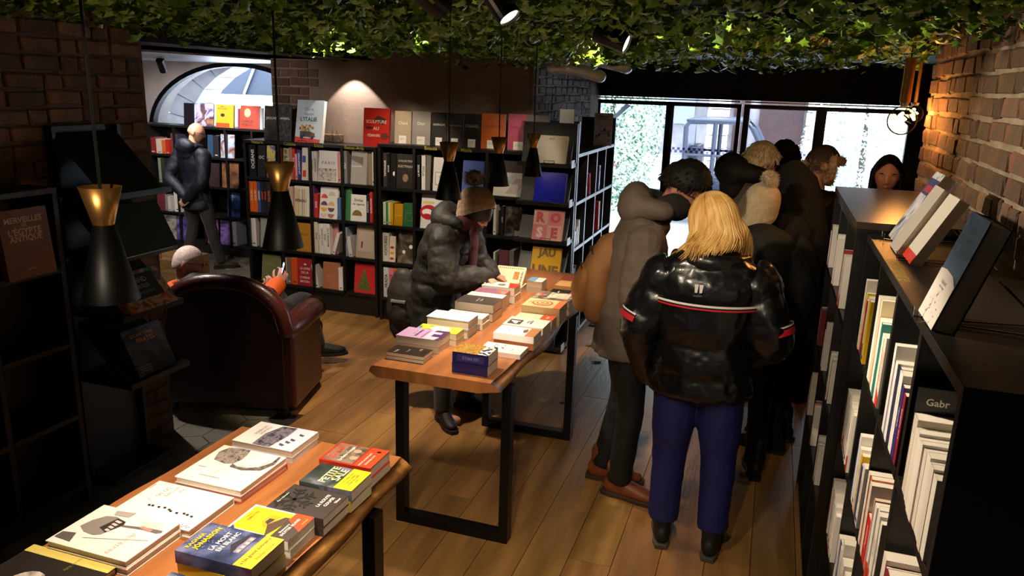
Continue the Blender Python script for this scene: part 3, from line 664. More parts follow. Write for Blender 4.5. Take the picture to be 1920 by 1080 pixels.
F(b, poly((.073, .134), (.065, .134), (.052, .20), (.049, .254), (.058, .256), (.066, .244), (.064, .20)), mat('#6a6460', .5)); F(b, poly((.013, .060), (.004, .12), (.029, .118), (.034, .07)), mat('#a89e98', .5)); F(b, poly((.173, .006), (.146, .006), (.139, .046), (.178, .064)), mat('#5f5855', .5))
F(b, poly((.03, .165), (.02, .235), (.05, .24), (.055, .18)), mat('#f0c8be', .6)); text('Ancêtres', b, .135, .195, .10, .03, mat('#eab4a8', .6), bold=-.01); F(b, poly((.15, .08), (.10, .25), (.101, .252), (.152, .08)), HG, .0012); F(b, poly((.05, .185), (.06, .185), (.066, .225), (.055, .225)), mat('#d8857a', .5), .0014)
b = stack('white ski history book with red handwriting and tracks', -1.57, 1.635, .195, .278, .024, 1, '#f1ebe6', -90, group=G1, hard=True)
for i, s in enumerate(('UNE', 'HISTOIRE', 'DU SKI')): text(s, b, (.024, .040, .052)[i], (.108, .086, .062)[i], (.03, .062, .055)[i], .016, mat('#e88a82', .6), bold=-.01)
F(b, poly((.094, .044), (.122, .091), (.123, .092), (.095, .044)), GRY); F(b, poly((.064, .072), (.106, .242), (.107, .243), (.065, .072)), mat('#b8b0aa', .5)); F(b, rect(.02, .005, .05, .008), mat('#e88a82', .6))
for x, z in ((.127, .078), (.126, .090), (.126, .112), (.123, .131), (.127, .150), (.132, .160), (.134, .183), (.129, .205), (.131, .218), (.134, .235)): F(b, poly((x-.004, z-.006), (x+.003, z-.004), (x+.004, z+.006), (x-.002, z+.004), (x-.006, z+.001)), DK, .0013)
for i in range(14): F(b, disc(.185-.004*(i % 3), .2+.005*i, .0022, .003, 6), GRY)
b = stack('white picture book with a curled chamois drawing', -1.538, 1.862, .235, .245, .021, 2, '#f0e7df', -90, group=G1, hard=True, under='#b34a3c')
F(b, poly((.099, .037), (.051, .018), (.012, .03), (.003, .06), (.003, .108), (.035, .118), (.066, .122), (.102, .113), (.11, .085)), art(['#2a2422', '#7d726a', '#a89e96', '#4a423e'], 60)); F(b, poly((.102, .113), (.112, .135), (.112, .165), (.095, .205), (.05, .224), (.008, .222), (.008, .230), (.058, .240), (.108, .222), (.128, .165), (.122, .115)), art(['#2c2725', '#6a605a', '#8d847c'], 90), .0013); F(b, poly((.10, .12), (.105, .17), (.085, .2), (.04, .213), (.04, .217), (.09, .206), (.112, .17)), mat('#cfc6bd', .5), .0016)
text('CHAMOIS', b, .178, .10, .075, .018, mat('#eecdc4', .6), bold=-.01); F(b, rect(.195, .06, .197, .14), GRY); F(b, rect(.15, .02, .152, .05), GRY)
b = stack('white mountain photo book lying over a blue edged copy', -1.54, 2.098, .165, .238, .022, 2, '#ece7e2', -90, group=G1, under='#9aa4cc')
F(b, rect(.0, .15, .165, .238), mat('#d5d6e4', .4)); F(b, poly((.163, .08), (.079, .075), (.009, .099), (.004, .157), (.07, .160), (.135, .152), (.163, .150)), art(['#1e1a1c', '#57525c', '#8a8494', '#2c2830'], 45), .0013)
for x, z in ((.133, .176), (.11, .185), (.089, .192), (.047, .200)): F(b, poly((x-.008, z-.010), (x+.006, z-.006), (x+.010, z+.010), (x-.002, z+.012)), mat('#4a4a70', .5), .0016)
text('PARADIS', b, .06, .062, .08, .012, mat('#b0a8a4', .5), bold=0); text('DE NEIGE', b, .06, .045, .08, .012, mat('#b0a8a4', .5), bold=0)
# ---- near table, crime paperbacks (heads away from the edge facing the aisle)
G2 = 'paperbacks on the near table'
def wrap(o, x0, x1, z0, z1, m): return F(o, rect(x0, z0, x1, z1), m, .0016)
b = stack('red bordered thriller with a sepia portrait', -1.195, 2.04, .132, .186, .032, 2, '#b93222', 90, group=G2, under='#c9243a')
F(b, rect(.006, .07, .126, .178), art(['#3b2c26', '#8f7d6c', '#57453b'], 22)); text('CAMILLA LÄCKBERG', b, .066, .166, .11, .011, RED); text('HENRIK FEXEUS', b, .066, .152, .1, .011, RED); text('La Boîte à magie', b, .066, .12, .1, .016, INKW)
F(b, disc(.045, .085, .012, .014), mat('#b39a86', .5), .0014); F(b, disc(.09, .095, .012, .014), mat('#b39a86', .5), .0014)
wrap(b, 0, .132, .0, .062, mat('#e04a28', .4)); text('MINA ET LA MENTALISTE', b, .05, .045, .09, .010, INKW, off=.002); text('LE NOUVEAU DUO', b, .05, .028, .07, .006, INKW, off=.002); F(b, poly((.104, .02), (.116, .02), (.116, .03), (.11, .037), (.104, .03)), INK, .002)
b = stack('dark wooded thriller with wide yellow band', -1.172, 1.885, .125, .18, .034, 2, art(['#15191c', '#3f4b46', '#8f86a8'], 9, seed=2), 90, group=G2, under='#d7c22a')
text('PETITE', b, .068, .115, .1, .026, mat('#d8e0a8', .5), off=.0014); text('SALE', b, .075, .082, .08, .026, mat('#d8e0a8', .5), off=.0014); text('LOUISE MEY', b, .07, .099, .08, .006, YEL, off=.0016)
wrap(b, 0, .125, 0, .062, YEL)
for i in range(4): text(('« Un roman rural', 'noir et tendu', 'à bout de souffle', 'Lire »')[i], b, .062, .05-.011*i, .1, .007, INK, bold=0, off=.002)
b = stack('black paperback with a snowflake titled the cut road', -1.185, 1.752, .14, .188, .027, 2, '#3b3431', 90, group=G2)
for a in range(6):
    A = R(60*a+15); c, s = math.cos(A), math.sin(A); P2 = lambda u, v: (max(.002, min(.138, .062+u*c-v*s)), max(.002, min(.186, .135+u*s+v*c)))
    F(b, poly(P2(0, -.004), P2(.058, -.004), P2(.058, .004), P2(0, .004)), INK, .0012)
    for q in (.025, .042):
        for sg in (-1, 1): F(b, poly(P2(q, 0), P2(q+.006, 0), P2(q+.02, sg*.017), P2(q+.013, sg*.019)), INK, .0014)
text('LA ROUTE', b, .085, .052, .07, .013, INKW, off=.0018); text('COUPÉE', b, .085, .034, .06, .013, INKW, off=.0018); text('Glénat', b, .1, .014, .03, .009, INKW, off=.0018); text('Pierre Boisserie', b, .06, .172, .06, .006, INKW, bold=0, off=.0018)
b = stack('yellow cover with a sailing car and orange band', -1.217, 1.618, .13, .196, .026, 2, '#f0eee8', 90, group=G2)
F(b, rect(.008, .06, .122, .188), mat('#eec71f', .4)); F(b, poly((.03, .1), (.1, .085), (.1, .12), (.06, .125)), mat('#d8a018', .4), .0014); F(b, poly((.05, .10), (.08, .095), (.08, .112), (.06, .114)), DK, .0018); F(b, poly((.0, .075), (.06, .06), (.1, .06), (.1, .075), (.05, .1)), mat('#4a3420', .5), .0016); F(b, poly((.0, .188), (.0, .17), (.02, .188)), mat('#2c3a78', .4), .0014)
text('PIERRE', b, .075, .176, .04, .006, mat('#9a7a10', .5), bold=0, off=.0016); text('LEMAITRE', b, .075, .165, .07, .009, mat('#9a7a10', .5), off=.0016)
wrap(b, 0, .13, 0, .058, mat('#e2481f', .4)); F(b, poly((0, 0), (.05, 0), (.09, .058), (.0, .058)), mat('#3a2c26', .5), .0019); text('Bienvenue à', b, .05, .045, .05, .007, INKW, off=.0024); text('SHUTTER ISLAND', b, .06, .033, .09, .011, INKW, off=.0024); text('Livre Inter', b, .1, .012, .03, .007, YEL, off=.0024)
b = stack('starry black thriller with yellow author name and yellow band', -1.23, 1.462, .14, .232, .036, 2, art(['#11121a', '#1d2130', '#3b4a78', '#7a7fa8'], 7, seed=5), 90, group=G2, under='#d7c22a')
text('RAGNAR', b, .055, .212, .07, .016, YEL, off=.0014); text('JÓNASSON', b, .073, .19, .125, .024, YEL, bold=.03, off=.0014); text('LA MORT', b, .075, .15, .085, .017, INKW, off=.0014); text('EN BLANC', b, .08, .129, .09, .017, INKW, off=.0014)
for i in range(60): F(b, disc(.003+.134*rnd.random(), .155+.075*rnd.random(), .0009, n=5), INKW, .0012)
F(b, poly((.03, .085), (.07, .115), (.125, .10), (.125, .088), (.07, .095)), mat('#20202c', .5), .0014); F(b, rect(.045, .072, .12, .09), mat('#8f7fb0', .5), .0013)
for i in range(4): F(b, rect(.05+.018*i, .074, .06+.018*i, .084), mat('#f0d9a0', .5), .0017)
wrap(b, 0, .14, 0, .055, YEL); text('« Un grand écrivain »', b, .07, .036, .125, .014, INK, bold=0, off=.002); text('Harlan Coben', b, .08, .015, .08, .011, mat('#a08c20', .5), bold=0, off=.002)
b = stack('blue grey crime paperback with outlined title', -1.235, 1.300, .13, .20, .03, 1, art(['#1b2030', '#3f527a', '#a8b2c0'], 8, seed=8), 90, group=G2)
text('TILLES', b, .065, .165, .11, .035, INKW, off=.0016); F(b, rect(.02, .05, .11, .12), art(['#c9bfb6', '#7a6a60', '#e8e2da'], 25, seed=3), .0012); wrap(b, 0, .13, 0, .035, RED)

# ---- long table, side where the woman reads (heads toward her)
G3 = 'books on the long table'
def spine_up(label, x, y, w_, h, t, n, c, yaw, **k): return stack(label, x, y, w_, h, t, n, c, yaw, group=G3, **k)
b = spine_up('small black booklet stack at the near corner', -1.518, 3.112, .108, .188, .018, 2, '#2f2622', -90)
for i, s in enumerate(('RIO', 'CONTES', 'NEIGE')): text(s, b, .03+.025*i, .14-.05*i, .04, .012, mat('#c9b9a0', .5), bold=0)
b = spine_up('lilac paperback with dark city skyline', -1.528, 3.283, .145, .225, .034, 2, '#c3a2cc', -90)
F(b, rect(0, .14, .145, .225), mat('#d8c2de', .5)); F(b, poly((0, .16), (.03, .15), (.03, .20), (.06, .2), (.06, .165), (.1, .165), (.1, .21), (.145, .2), (.145, .225), (0, .225)), mat('#4a2f5e', .5), .0013); text('BORIS VIAN', b, .07, .09, .1, .014, mat('#5e3a78', .5)); text('jazz et poésie', b, .07, .07, .09, .009, mat('#8a3a5e', .5), bold=0); F(b, rect(.02, .125, .13, .129), mat('#8a3a5e', .5))
b = spine_up('yellow illustrated paperback with white oval', -1.495, 3.402, .10, .225, .031, 2, art(['#e2c21f', '#f0d84a', '#5a8a3a', '#7aa8cc'], 12, seed=4), -90)
F(b, disc(.05, .12, .038, .055, 20), INKW); text('Le village', b, .05, .125, .06, .01, DK, bold=0, off=.0015)
b = spine_up('pale sky blue hardback topping a thick stack', -1.487, 3.548, .13, .235, .046, 2, '#a9bfdd', -90, hard=True)
F(b, rect(0, 0, .13, .12), mat('#dfe4ea', .4)); text('Marée haute', b, .06, .07, .09, .01, DK, bold=0)
b = spine_up('white paperback with a small ochre drawing', -1.470, 3.704, .105, .222, .03, 2, '#e9e4dc', -90)
F(b, disc(.07, .11, .012, .02), mat('#c9984a', .5)); text('Nos jours', b, .04, .06, .07, .01, DK, bold=0); F(b, rect(0, 0, .105, .035), mat('#c8d4da', .5))
b = spine_up('dark grey thick novel with pale title', -1.467, 3.875, .145, .225, .048, 2, '#4a423e', -90)
text('Le Mage', b, .07, .13, .06, .012, PAGE2, bold=0); text('du Kremlin', b, .07, .11, .06, .012, PAGE2, bold=0)
b = spine_up('blue grey patterned cover beside white title strip', -1.474, 4.025, .08, .215, .044, 2, '#e4ded2', -90); text('Un été', b, .04, .1, .06, .01, DK, bold=0)
b = spine_up('muted teal and purple patterned novel', -1.476, 4.12, .10, .19, .044, 2, art(['#4f6f74', '#7a5a86', '#a8604a', '#8a98a0'], 16, seed=6), -90)
b = spine_up('white novel with orange corner and engraving', -1.473, 4.268, .115, .208, .046, 2, '#e6dcc8', -90)
F(b, poly((0, .14), (.115, .17), (.115, .208), (0, .208)), RED); F(b, poly((.04, .09), (.075, .085), (.09, .12), (.06, .14), (.035, .12)), art(['#3a3430', '#9a8f84'], 50), .0014)
b = spine_up('pale blue topped white paperback stack', -1.335, 4.56, .11, .10, .036, 2, '#dfd9cf', -90); F(b, rect(0, 0, .11, .05), mat('#6f9ac0', .5))
# the book being read, leaning open toward the woman
spine_up('cream book lying under the propped card book', -1.505, 4.52, .13, .20, .035, 1, '#d8cdb4', -90)
Mr = Matrix.Translation((-1.60, 4.47, .888)) @ Matrix.Rotation(R(3), 4, 'Z') @ Matrix.Rotation(R(-50), 4, 'X')
b = book('cream card book propped up under the hand of the woman', Mr, .19, .15, .014, mat('#dccfae', .6), group=G3)
for i in range(12): F(b, rect(.012+.014*i, .13, .02+.014*i, .14), mat('#8a7a4a', .6))
F(b, rect(.12, .05, .155, .11), art(['#2a1c14', '#c98a3a', '#7a4a20'], 30)); text('CARTES', b, .06, .03, .07, .012, mat('#8a7a4a', .6))
for i in range(8): F(b, rect(.165+.004*(i % 2), .02+.012*i, .178, .028+.012*i), mat('#6a5a3a', .6))
# ---- long table, aisle side (heads away from the aisle)
b = spine_up('thick indigo and gold mosaic paperback stack', -1.18, 3.09, .128, .172, .048, 2, '#211f5a', 90)
F(b, rect(.0, .0, .128, .172), art(['#1d1c52', '#8a5a20', '#d8b050', '#6a2a3a'], 140, seed=1), .0008)
for q_ in (b,): put(([(.02, .008), (.15, .008), (.15, .04), (.02, .04)], [(3, 2, 1, 0)]), mat('#3a3470', .4), q_, 'spine', .001); text('LES MILLE', q_, .085, .024, .11, .014, mat('#8a80b0', .4), 'spine', off=.0014)
wrap(b, .0, .128, .0, .055, art(['#2a2a70', '#e4dcd0'], 60, 'cells', hard=True)); text('MILLE', b, .064, .135, .08, .012, mat('#e0b04a', .4), off=.0016)
for q in b.children[:1]: pass
b = spine_up('pale pink paperback with red blossoms', -1.138, 3.36, .128, .21, .024, 1, '#f0dcd8', 90)
for i in range(7): F(b, disc(.05+.05*rnd.random(), .10+.06*rnd.random(), .006, n=7), mat('#d8695a', .5))
text('Haïkus', b, .06, .06, .06, .012, PNK, bold=0)
b = spine_up('white hardback with a running hare on tan', -1.118, 3.51, .132, .21, .034, 2, '#ece8e2', 90, under='#a9683c')
F(b, rect(0, 0, .132, .05), mat('#b07848', .5)); F(b, poly((.05, .07), (.09, .08), (.11, .06), (.09, .055), (.06, .055)), mat('#6a4a30', .5), .0014); text('Courir', b, .06, .15, .06, .012, mat('#6a84a8', .5), bold=0)
b = spine_up('white paperback with a large figure four', -1.12, 3.672, .15, .215, .034, 2, '#e8e2d6', 90)
F(b, rect(.02, .13, .10, .2), mat('#4a403a', .5)); F(b, poly((.07, .14), (.078, .14), (.078, .19), (.07, .19), (.03, .16), (.03, .15), (.07, .15)), INKW, .0014); text('PAUL', b, .08, .10, .08, .013, mat('#3a3a7a', .5)); text('AUSTER', b, .08, .083, .09, .013, mat('#3a3a7a', .5))
b = spine_up('cream paperback with an orange red band', -1.115, 3.815, .09, .205, .03, 2, '#e2d6b8', 90); wrap(b, 0, .09, 0, .07, mat('#e0502a', .4)); text('PRIX', b, .045, .035, .05, .014, INKW, off=.002)
b = spine_up('thick cream book with rust line drawing', -1.107, 3.95, .165, .215, .05, 2, '#d9c08a', 90, pages=mat('#c9a878', .8))
for i in range(5): F(b, disc(.085, .12, .055-.011*i, .06-.012*i, 20), mat('#b0602a' if i % 2 == 0 else '#d9c08a', .5), .001+.0003*i)
F(b, rect(0, .0, .165, .04), mat('#d8703a', .5), .0009); text('Afrique', b, .08, .19, .1, .015, mat('#b0602a', .5), bold=0, off=.003)
b = spine_up('grey photo cover paperback with red scribble', -1.112, 4.168, .165, .22, .044, 2, art(['#2b2522', '#6a5d50', '#b8a88e'], 14, seed=9), 90)
F(b, rect(.03, .02, .15, .14), art(['#2b2522', '#d8cbb0', '#8a7a62'], 22, seed=2), .0012); text('ROUGE', b, .08, .185, .1, .02, mat('#c03a2c', .5), off=.0016)
b = spine_up('black paperback with a bright red end', -1.10, 4.42, .15, .215, .044, 1, '#221c1c', 90)
wrap(b, 0, .15, 0, .09, RED); text('MURAKAMI', b, .07, .06, .11, .018, INKW, off=.002); text('Première', b, .07, .035, .1, .013, INKW, off=.002); text('personne', b, .07, .16, .09, .012, PAGE2, off=.0016)
b = spine_up('plain tan book at the far table end', -1.14, 4.63, .14, .155, .05, 1, '#c99a62', 90)
b = spine_up('red book under the wooden table end', -1.14, 4.80, .12, .19, .04, 1, '#8a3a2c', 90)

# ---- main bookcase: (crop, left, right, top, facing, colour, words, title, title colour)
CR = {2: (440, 150, .2315), 3: (440, 380, .2222), 4: (700, 170, .25), 5: (440, 240, .3517), 6: (860, 300, .2222), 7: (250, 200, .2963)}
def cpx(c, x, y): a, b, s = CR[c]; return a+x*s, b+y*s
GM = {'A': 'books in the main bookcase', 'B': 'books in the main bookcase', 'K': 'comics in the nook bookcase', 'T': 'books displayed on top of the main bookcase'}
def shelfbook(where, c, x0, x1, yt, face, col, label, zb, Yf, title=None, tc=None, lean=0., d=.19, tall=None, t=.022, price=False, sub=None, dy=.012):
    """place by the photo: left/right/top of the visible face on the shelf front plane Yf, foot on zb"""
    ym = cpx(c, 0, yt)[1]
    X0 = aty(cpx(c, x0, 0)[0], ym+40, Yf).x; X1 = aty(cpx(c, x1, 0)[0], ym+40, Yf).x; h = max(.08, aty(cpx(c, (x0+x1)/2, yt)[0], ym, Yf).z-zb)
    if tall: h = tall
    if where != 'T': h = min(h, .293)
    if where == 'T' or face == 'f':
        ln = R(lean if lean else 5); M = Matrix.Translation((X0, Yf+dy, zb+.001)) @ Matrix.Rotation(-ln, 4, 'X'); w_ = X1-X0
        o = book(label, M, w_, h/math.cos(ln), t, cm(col), group=GM[where], hard=True)
        if title:
            n = len(title)
            for i, s in enumerate(title): text(s, o, w_/2, h*(.80-.16*i if n > 1 else .62), w_*.84, h*.10, tc or INKW)
    else:
        tk = X1-X0; M = Matrix.Translation((X1, Yf+dy, zb+.001)) @ (Matrix.Rotation(R(lean), 4, 'Y')) @ Matrix.Rotation(R(90), 4, 'Z')
        o = book(label, M, d, h, tk, cm(col), group=GM[where], hard=tk > .02)
        if title: text(title[0], o, h*.55, tk/2, h*.7, tk*.55, tc or INKW, 'spine')
        else: put(rect(h*.08, tk*.25, h*.12, tk*.75), PAGE2 if sum(lin(col)[:3]) < .6 else DK, o, 'spine')
    if price:
        w_ = X1-X0; F(o, rect(w_*.28, .002, w_*.72, .07), INKW, .003); F(o, rect(w_*.34, .045, w_*.62, .047), GRY, .0034); F(o, rect(w_*.34, .035, w_*.56, .037), GRY, .0034)
    return o
Z0, Z1, Z2, Z3 = 1.2135, .8795, .5455, .2135
YA, YB = 6.10, 6.07
A = lambda c, x0, x1, yt, f, col, label, z, **k: shelfbook('A', c, x0, x1, yt, f, col, label, z, YA, **k)
B = lambda c, x0, x1, yt, f, col, label, z, **k: shelfbook('B', c, x0, x1, yt, f, col, label, z, YB, **k)
DGR = mat('#2c2a2a', .5); GOLD = mat('#c9a24a', .45)
A(2, 112, 168, 525, 's', '#1c1b1c', 'black thick spine with white capitals, top row of the Nature column', Z0, title=['OCÉANS'])
o = A(2, 176, 238, 530, 'f', '#2a2a28', 'dark photo cover facing out, top row of the Nature column', Z0, title=['OC'], t=.012)
o = A(2, 244, 312, 530, 'f', art(['#e4c81c', '#f0e07a', '#6a5aa8', '#b05a3a'], 14, seed=3), 'yellow and violet cover facing out, top row of the Nature column', Z0, t=.012, dy=.02)
A(2, 358, 378, 548, 's', '#8f2430', 'dark red spine, top row of the Cuisine column', Z0)
A(2, 384, 434, 556, 'f', art(['#3a3a22', '#8a8a5a', '#c9c2a0', '#5a3a22'], 26), 'speckled green cover facing out, top row of the Cuisine column', Z0, t=.012)
A(2, 437, 463, 550, 's', '#b07a66', 'dusty pink spine, top row of the Cuisine column', Z0)
A(2, 465, 486, 560, 's', '#c4362c', 'bright red spine with white title, top row of the Cuisine column', Z0, title=['VIOLETTE'])
A(2, 488, 503, 600, 's', '#e0a8a0', 'slim rose spine, top row of the Cuisine column', Z0)
A(2, 505, 531, 570, 's', '#3f3a86', 'indigo spine reading PARIS, top row of the Cuisine column', Z0, title=['LA CUISINE PARIS'])
o = A(2, 533, 583, 530, 'f', '#dcd3c2', 'cream cover with blue and red blocks, top row of the Cuisine column', Z0, t=.014); F(o, rect(.005, .16, .04, .22), mat('#3a4a9a', .5)); F(o, rect(.01, .03, .045, .09), RED)
A(2, 612, 633, 578, 's', '#e2ddd6', 'white spine next to the divider, top row of the Déco column', Z0, title=['MAISONS'], tc=DK)
A(2, 636, 661, 580, 's', '#d8d2ca', 'pale grey spine beside the city photo, top row of the Déco column', Z0, title=['INTERIEURS'], tc=DK)
o = A(2, 665, 825, 578, 'f', '#e4ded6', 'white city photo book titled PARIS, top row of the Déco column', Z0, title=['P A R I S'], tc=GRY, lean=8); F(o, rect(.004, .01, .19, .12), art(['#3a3230', '#a89a90', '#d8d0c8', '#b0904a'], 30, seed=6))
A(2, 829, 856, 590, 's', '#d8988c', 'salmon pink spine, top row of the Déco column', Z0)
A(2, 864, 905, 575, 's', '#8d8a88', 'mid grey spine with white letters, top row of the Beaux-Arts column', Z0, title=['BO'], lean=0)
o = A(2, 930, 1058, 565, 'f', '#a9a29c', 'grey concrete architecture cover facing out, Beaux-Arts column', Z0, lean=7); text('Concrete', o, .055, .16, .1, .022, INKW); F(o, poly((0, .23), (0, .215), (.12, .17), (.12, .24), (.0, .25)), mat('#7a6f66', .5))
A(2, 1064, 1106, 566, 'f', '#8a7f74', 'brown grey cover beside the concrete book, Beaux-Arts column', Z0, t=.012, dy=.03)
A(2, 1109, 1124, 570, 's', '#d5d0c8', 'slim white spine by the post, top row of the Beaux-Arts column', Z0)
# second row A
A(2, 118, 149, 822, 's', '#e0641c', 'orange spine reading FLEURS by the side panel, Nature column', Z1, title=['FLEURS'], tc=mat('#f4c89a', .5))
A(2, 151, 180, 822, 's', '#d85c18', 'second orange spine reading FLEURS, Nature column', Z1, title=['FLEURS'], tc=mat('#f4c89a', .5))
A(2, 183, 206, 826, 's', '#3c4f8c', 'blue spine reading UNIVERS, second row of the Nature column', Z1, title=['UNIVERS'])
for i, (a, b_) in enumerate(((208, 232), (234, 256), (258, 290))): A(2, a, b_, 815+i*3, 's', ('#2a2730', '#262329', '#322c33')[i], ('charcoal spine beside the blue one', 'black middle spine', 'wide plum black spine')[i]+', second row of the Nature column', Z1, title=[('CHATS', 'ETOILES', 'FAUNE')[i]], tc=ORG)
A(2, 440, 470, 866, 's', '#cfae9e', 'pale peach spine beside the striped cover, Cuisine column', Z1)
o = A(2, 474, 596, 865, 'f', '#e6dfcc', 'pastel striped cover titled PÉROU, second row of the Cuisine column', Z1)
for i, c in enumerate(('#d89aa0', '#e8b85a', '#a8b878', '#e0d080', '#a890b8', '#e0a070', '#c8d8c0')): F(o, rect(.004+.019*i, 0, .016+.019*i, .25), mat(c, .5))
text('PÉROU', o, .07, .145, .125, .035, DK, bold=.02, off=.002)
A(2, 612, 641, 850, 's', '#6a3f72', 'purple spine, second row of the Déco column', Z1)
A(2, 643, 671, 925, 's', '#c8342c', 'short red spine with white swirl, second row of the Déco column', Z1, title=['OXO'])
o = A(2, 682, 826, 870, 'f', '#e6e0d6', 'cream cover with coloured half discs, second row of the Déco column', Z1, lean=9, dy=.0)
for i, (x, z, c, q) in enumerate(((.045, .185, '#d85048', 0), (.12, .21, '#c9c0b4', 1), (.045, .12, '#6a4450', 1), (.12, .12, '#d8b078', 1), (.045, .10, '#e0b040', 3), (.12, .1, '#6a4450', 3), (.045, .045, '#d8c8a8', 3), (.12, .045, '#b07868', 3))): F(o, disc(x, z, .034, .038, 14, 0 if q < 2 else 3.1416, 3.1416 if q < 2 else 6.2831), mat(c, .5))
A(2, 829, 856, 960, 's', '#4f7aa8', 'blue spine by the divider, second row of the Déco column', Z1)
A(2, 882, 928, 870, 'f', '#3f7a4c', 'leafy green cover, second row of the Beaux-Arts column', Z1, t=.03)
o = A(2, 932, 1060, 935, 'f', '#eae6de', 'white vegetable cookbook cover facing out, Beaux-Arts column', Z1, title=['Drôles', 'de Légumes'], tc=DK); F(o, disc(.066, .05, .05, .05, 18, 0, 3.1416), art(['#4a3a24', '#8a7a3a', '#b0603a'], 40))
A(2, 1063, 1087, 930, 's', '#24263a', 'navy spine, second row of the Beaux-Arts column', Z1, title=['AQUARELLE'])
A(2, 1090, 1112, 912, 's', '#c9362e', 'tall red spine, second row of the Beaux-Arts column', Z1, title=['FLORE ROUGE'])
# third row A
A(3, 136, 178, 135, 's', '#cfcac2', 'white spine by the side panel, third row of the Nature column', Z2)
A(3, 208, 262, 130, 'f', '#8f9088', 'grey green cover facing out, third row of the Nature column', Z2, t=.012)
A(3, 515, 640, 180, 'f', '#b5802c', 'ochre gold cover facing out, third row of the Cuisine column', Z2, title=['ÉPICES'], tc=mat('#8a5a18', .5))
A(3, 405, 445, 330, 's', '#8a2f2c', 'short dark red spine, third row of the Cuisine column', Z2); A(3, 450, 505, 335, 's', '#3a4a7a', 'short blue spine, third row of the Cuisine column', Z2)
for i, (a, b_, t_, s) in enumerate(((648, 671, 155, 'L ART DES'), (673, 699, 160, 'STYLE'), (706, 723, 180, 'JARDINS'), (724, 744, 180, 'HOTEL LE CANARD'), (747, 769, 180, 'VILLAS'), (771, 799, 182, 'MAISONS D ICI'))): A(3, a, b_, t_, 's', ('#e8e4dc', '#d6d2b8', '#e2dcd4', '#ece8e2', '#e4e0d8', '#e9e5de')[i], ('white spine by the divider', 'pale olive spine', 'slim white spine', 'white spine with long title', 'fifth white spine', 'broad white spine')[i]+', third row of the Déco column', Z2, title=[s], tc=DK)
A(3, 803, 846, 185, 'f', '#c98a90', 'pink cover in the shade, third row of the Déco column', Z2, t=.012, dy=.05)
A(3, 812, 838, 240, 's', '#e6e1d8', 'white book leaning over, third row of the Déco column', Z2, lean=17, tall=.21)
A(3, 919, 944, 210, 's', '#9fb0c4', 'pale blue grey spine, third row of the Beaux-Arts column', Z2, title=['SEMPÉ'], tc=DK)
A(3, 958, 990, 262, 's', '#d8d6d2', 'black and white photo book leaning, Beaux-Arts column', Z2, lean=-7, tall=.19)
o = A(3, 1013, 1180, 200, 'f', '#b8a492', 'beige cover with a small portrait, third row of the Beaux-Arts column', Z2, lean=8); F(o, rect(.02, .06, .18, .24), mat('#c8b6a4', .5)); F(o, poly((.05, .09), (.065, .09), (.07, .15), (.05, .15)), mat('#8a4a34', .5), .0014)
# bottom row A
A(3, 219, 368, 447, 'f', '#6f7248', 'olive green cover facing out, bottom row of the Nature column', Z3, lean=8, title=['JARDIN'], tc=mat('#8a8a4a', .5))
A(3, 404, 438, 465, 's', '#d0aca4', 'pale pink spine, bottom row of the Cuisine column', Z3); A(3, 441, 473, 470, 's', '#7a6a5e', 'taupe spine, bottom row of the Cuisine column', Z3)
A(3, 476, 524, 470, 's', '#e05a1e', 'rounded bright orange spine, bottom row of the Cuisine column', Z3)
o = A(3, 527, 646, 478, 'f', '#a32a34', 'crimson British cookery book facing out, bottom row', Z3); 
for i, s in enumerate(('LE LIVRE', 'DE LA', 'CUISINE', 'BRITISH')): text(s, o, .075, .165-.038*i-(.01 if i > 1 else 0), .12, .022, mat('#e8c8b8', .5), bold=.02)
F(o, disc(.075, .205, .016, .009), mat('#e8c8b8', .5))
A(3, 668, 705, 500, 's', '#dcdad4', 'white and teal book leaning, bottom row of the Déco column', Z3, lean=-8, tall=.22)
A(3, 737, 870, 510, 'f', '#b07050', 'terracotta cover facing out, bottom row of the Déco column', Z3, title=['', '', 'IMEDI'], tc=mat('#c98a4a', .5), t=.03)
A(3, 874, 908, 553, 's', '#e6e2da', 'short white spine by the divider, bottom row of the Déco column', Z3)
o = A(3, 1000, 1183, 527, 'f', '#c22c2c', 'red Christmas tree cover facing out, bottom row', Z3, lean=7); TREE = mat('#4a5a20', .6)
for i in range(4): z = .03+.042*i; q = .082-.018*i; F(o, poly((.10-q, z), (.10+q, z), (.10+q*.3, z+.062), (.10-q*.3, z+.062)), TREE, .0010+.0003*i)
F(o, poly((.09, .19), (.11, .19), (.10, .235)), TREE); F(o, rect(.094, .012, .106, .03), TREE)
for i in range(44):
    v_ = rnd.random(); q = (1-v_)*.075; F(o, disc(.10+q*rnd.uniform(-1, 1), .035+.18*v_, .0025, n=6), GOLD, .0024)
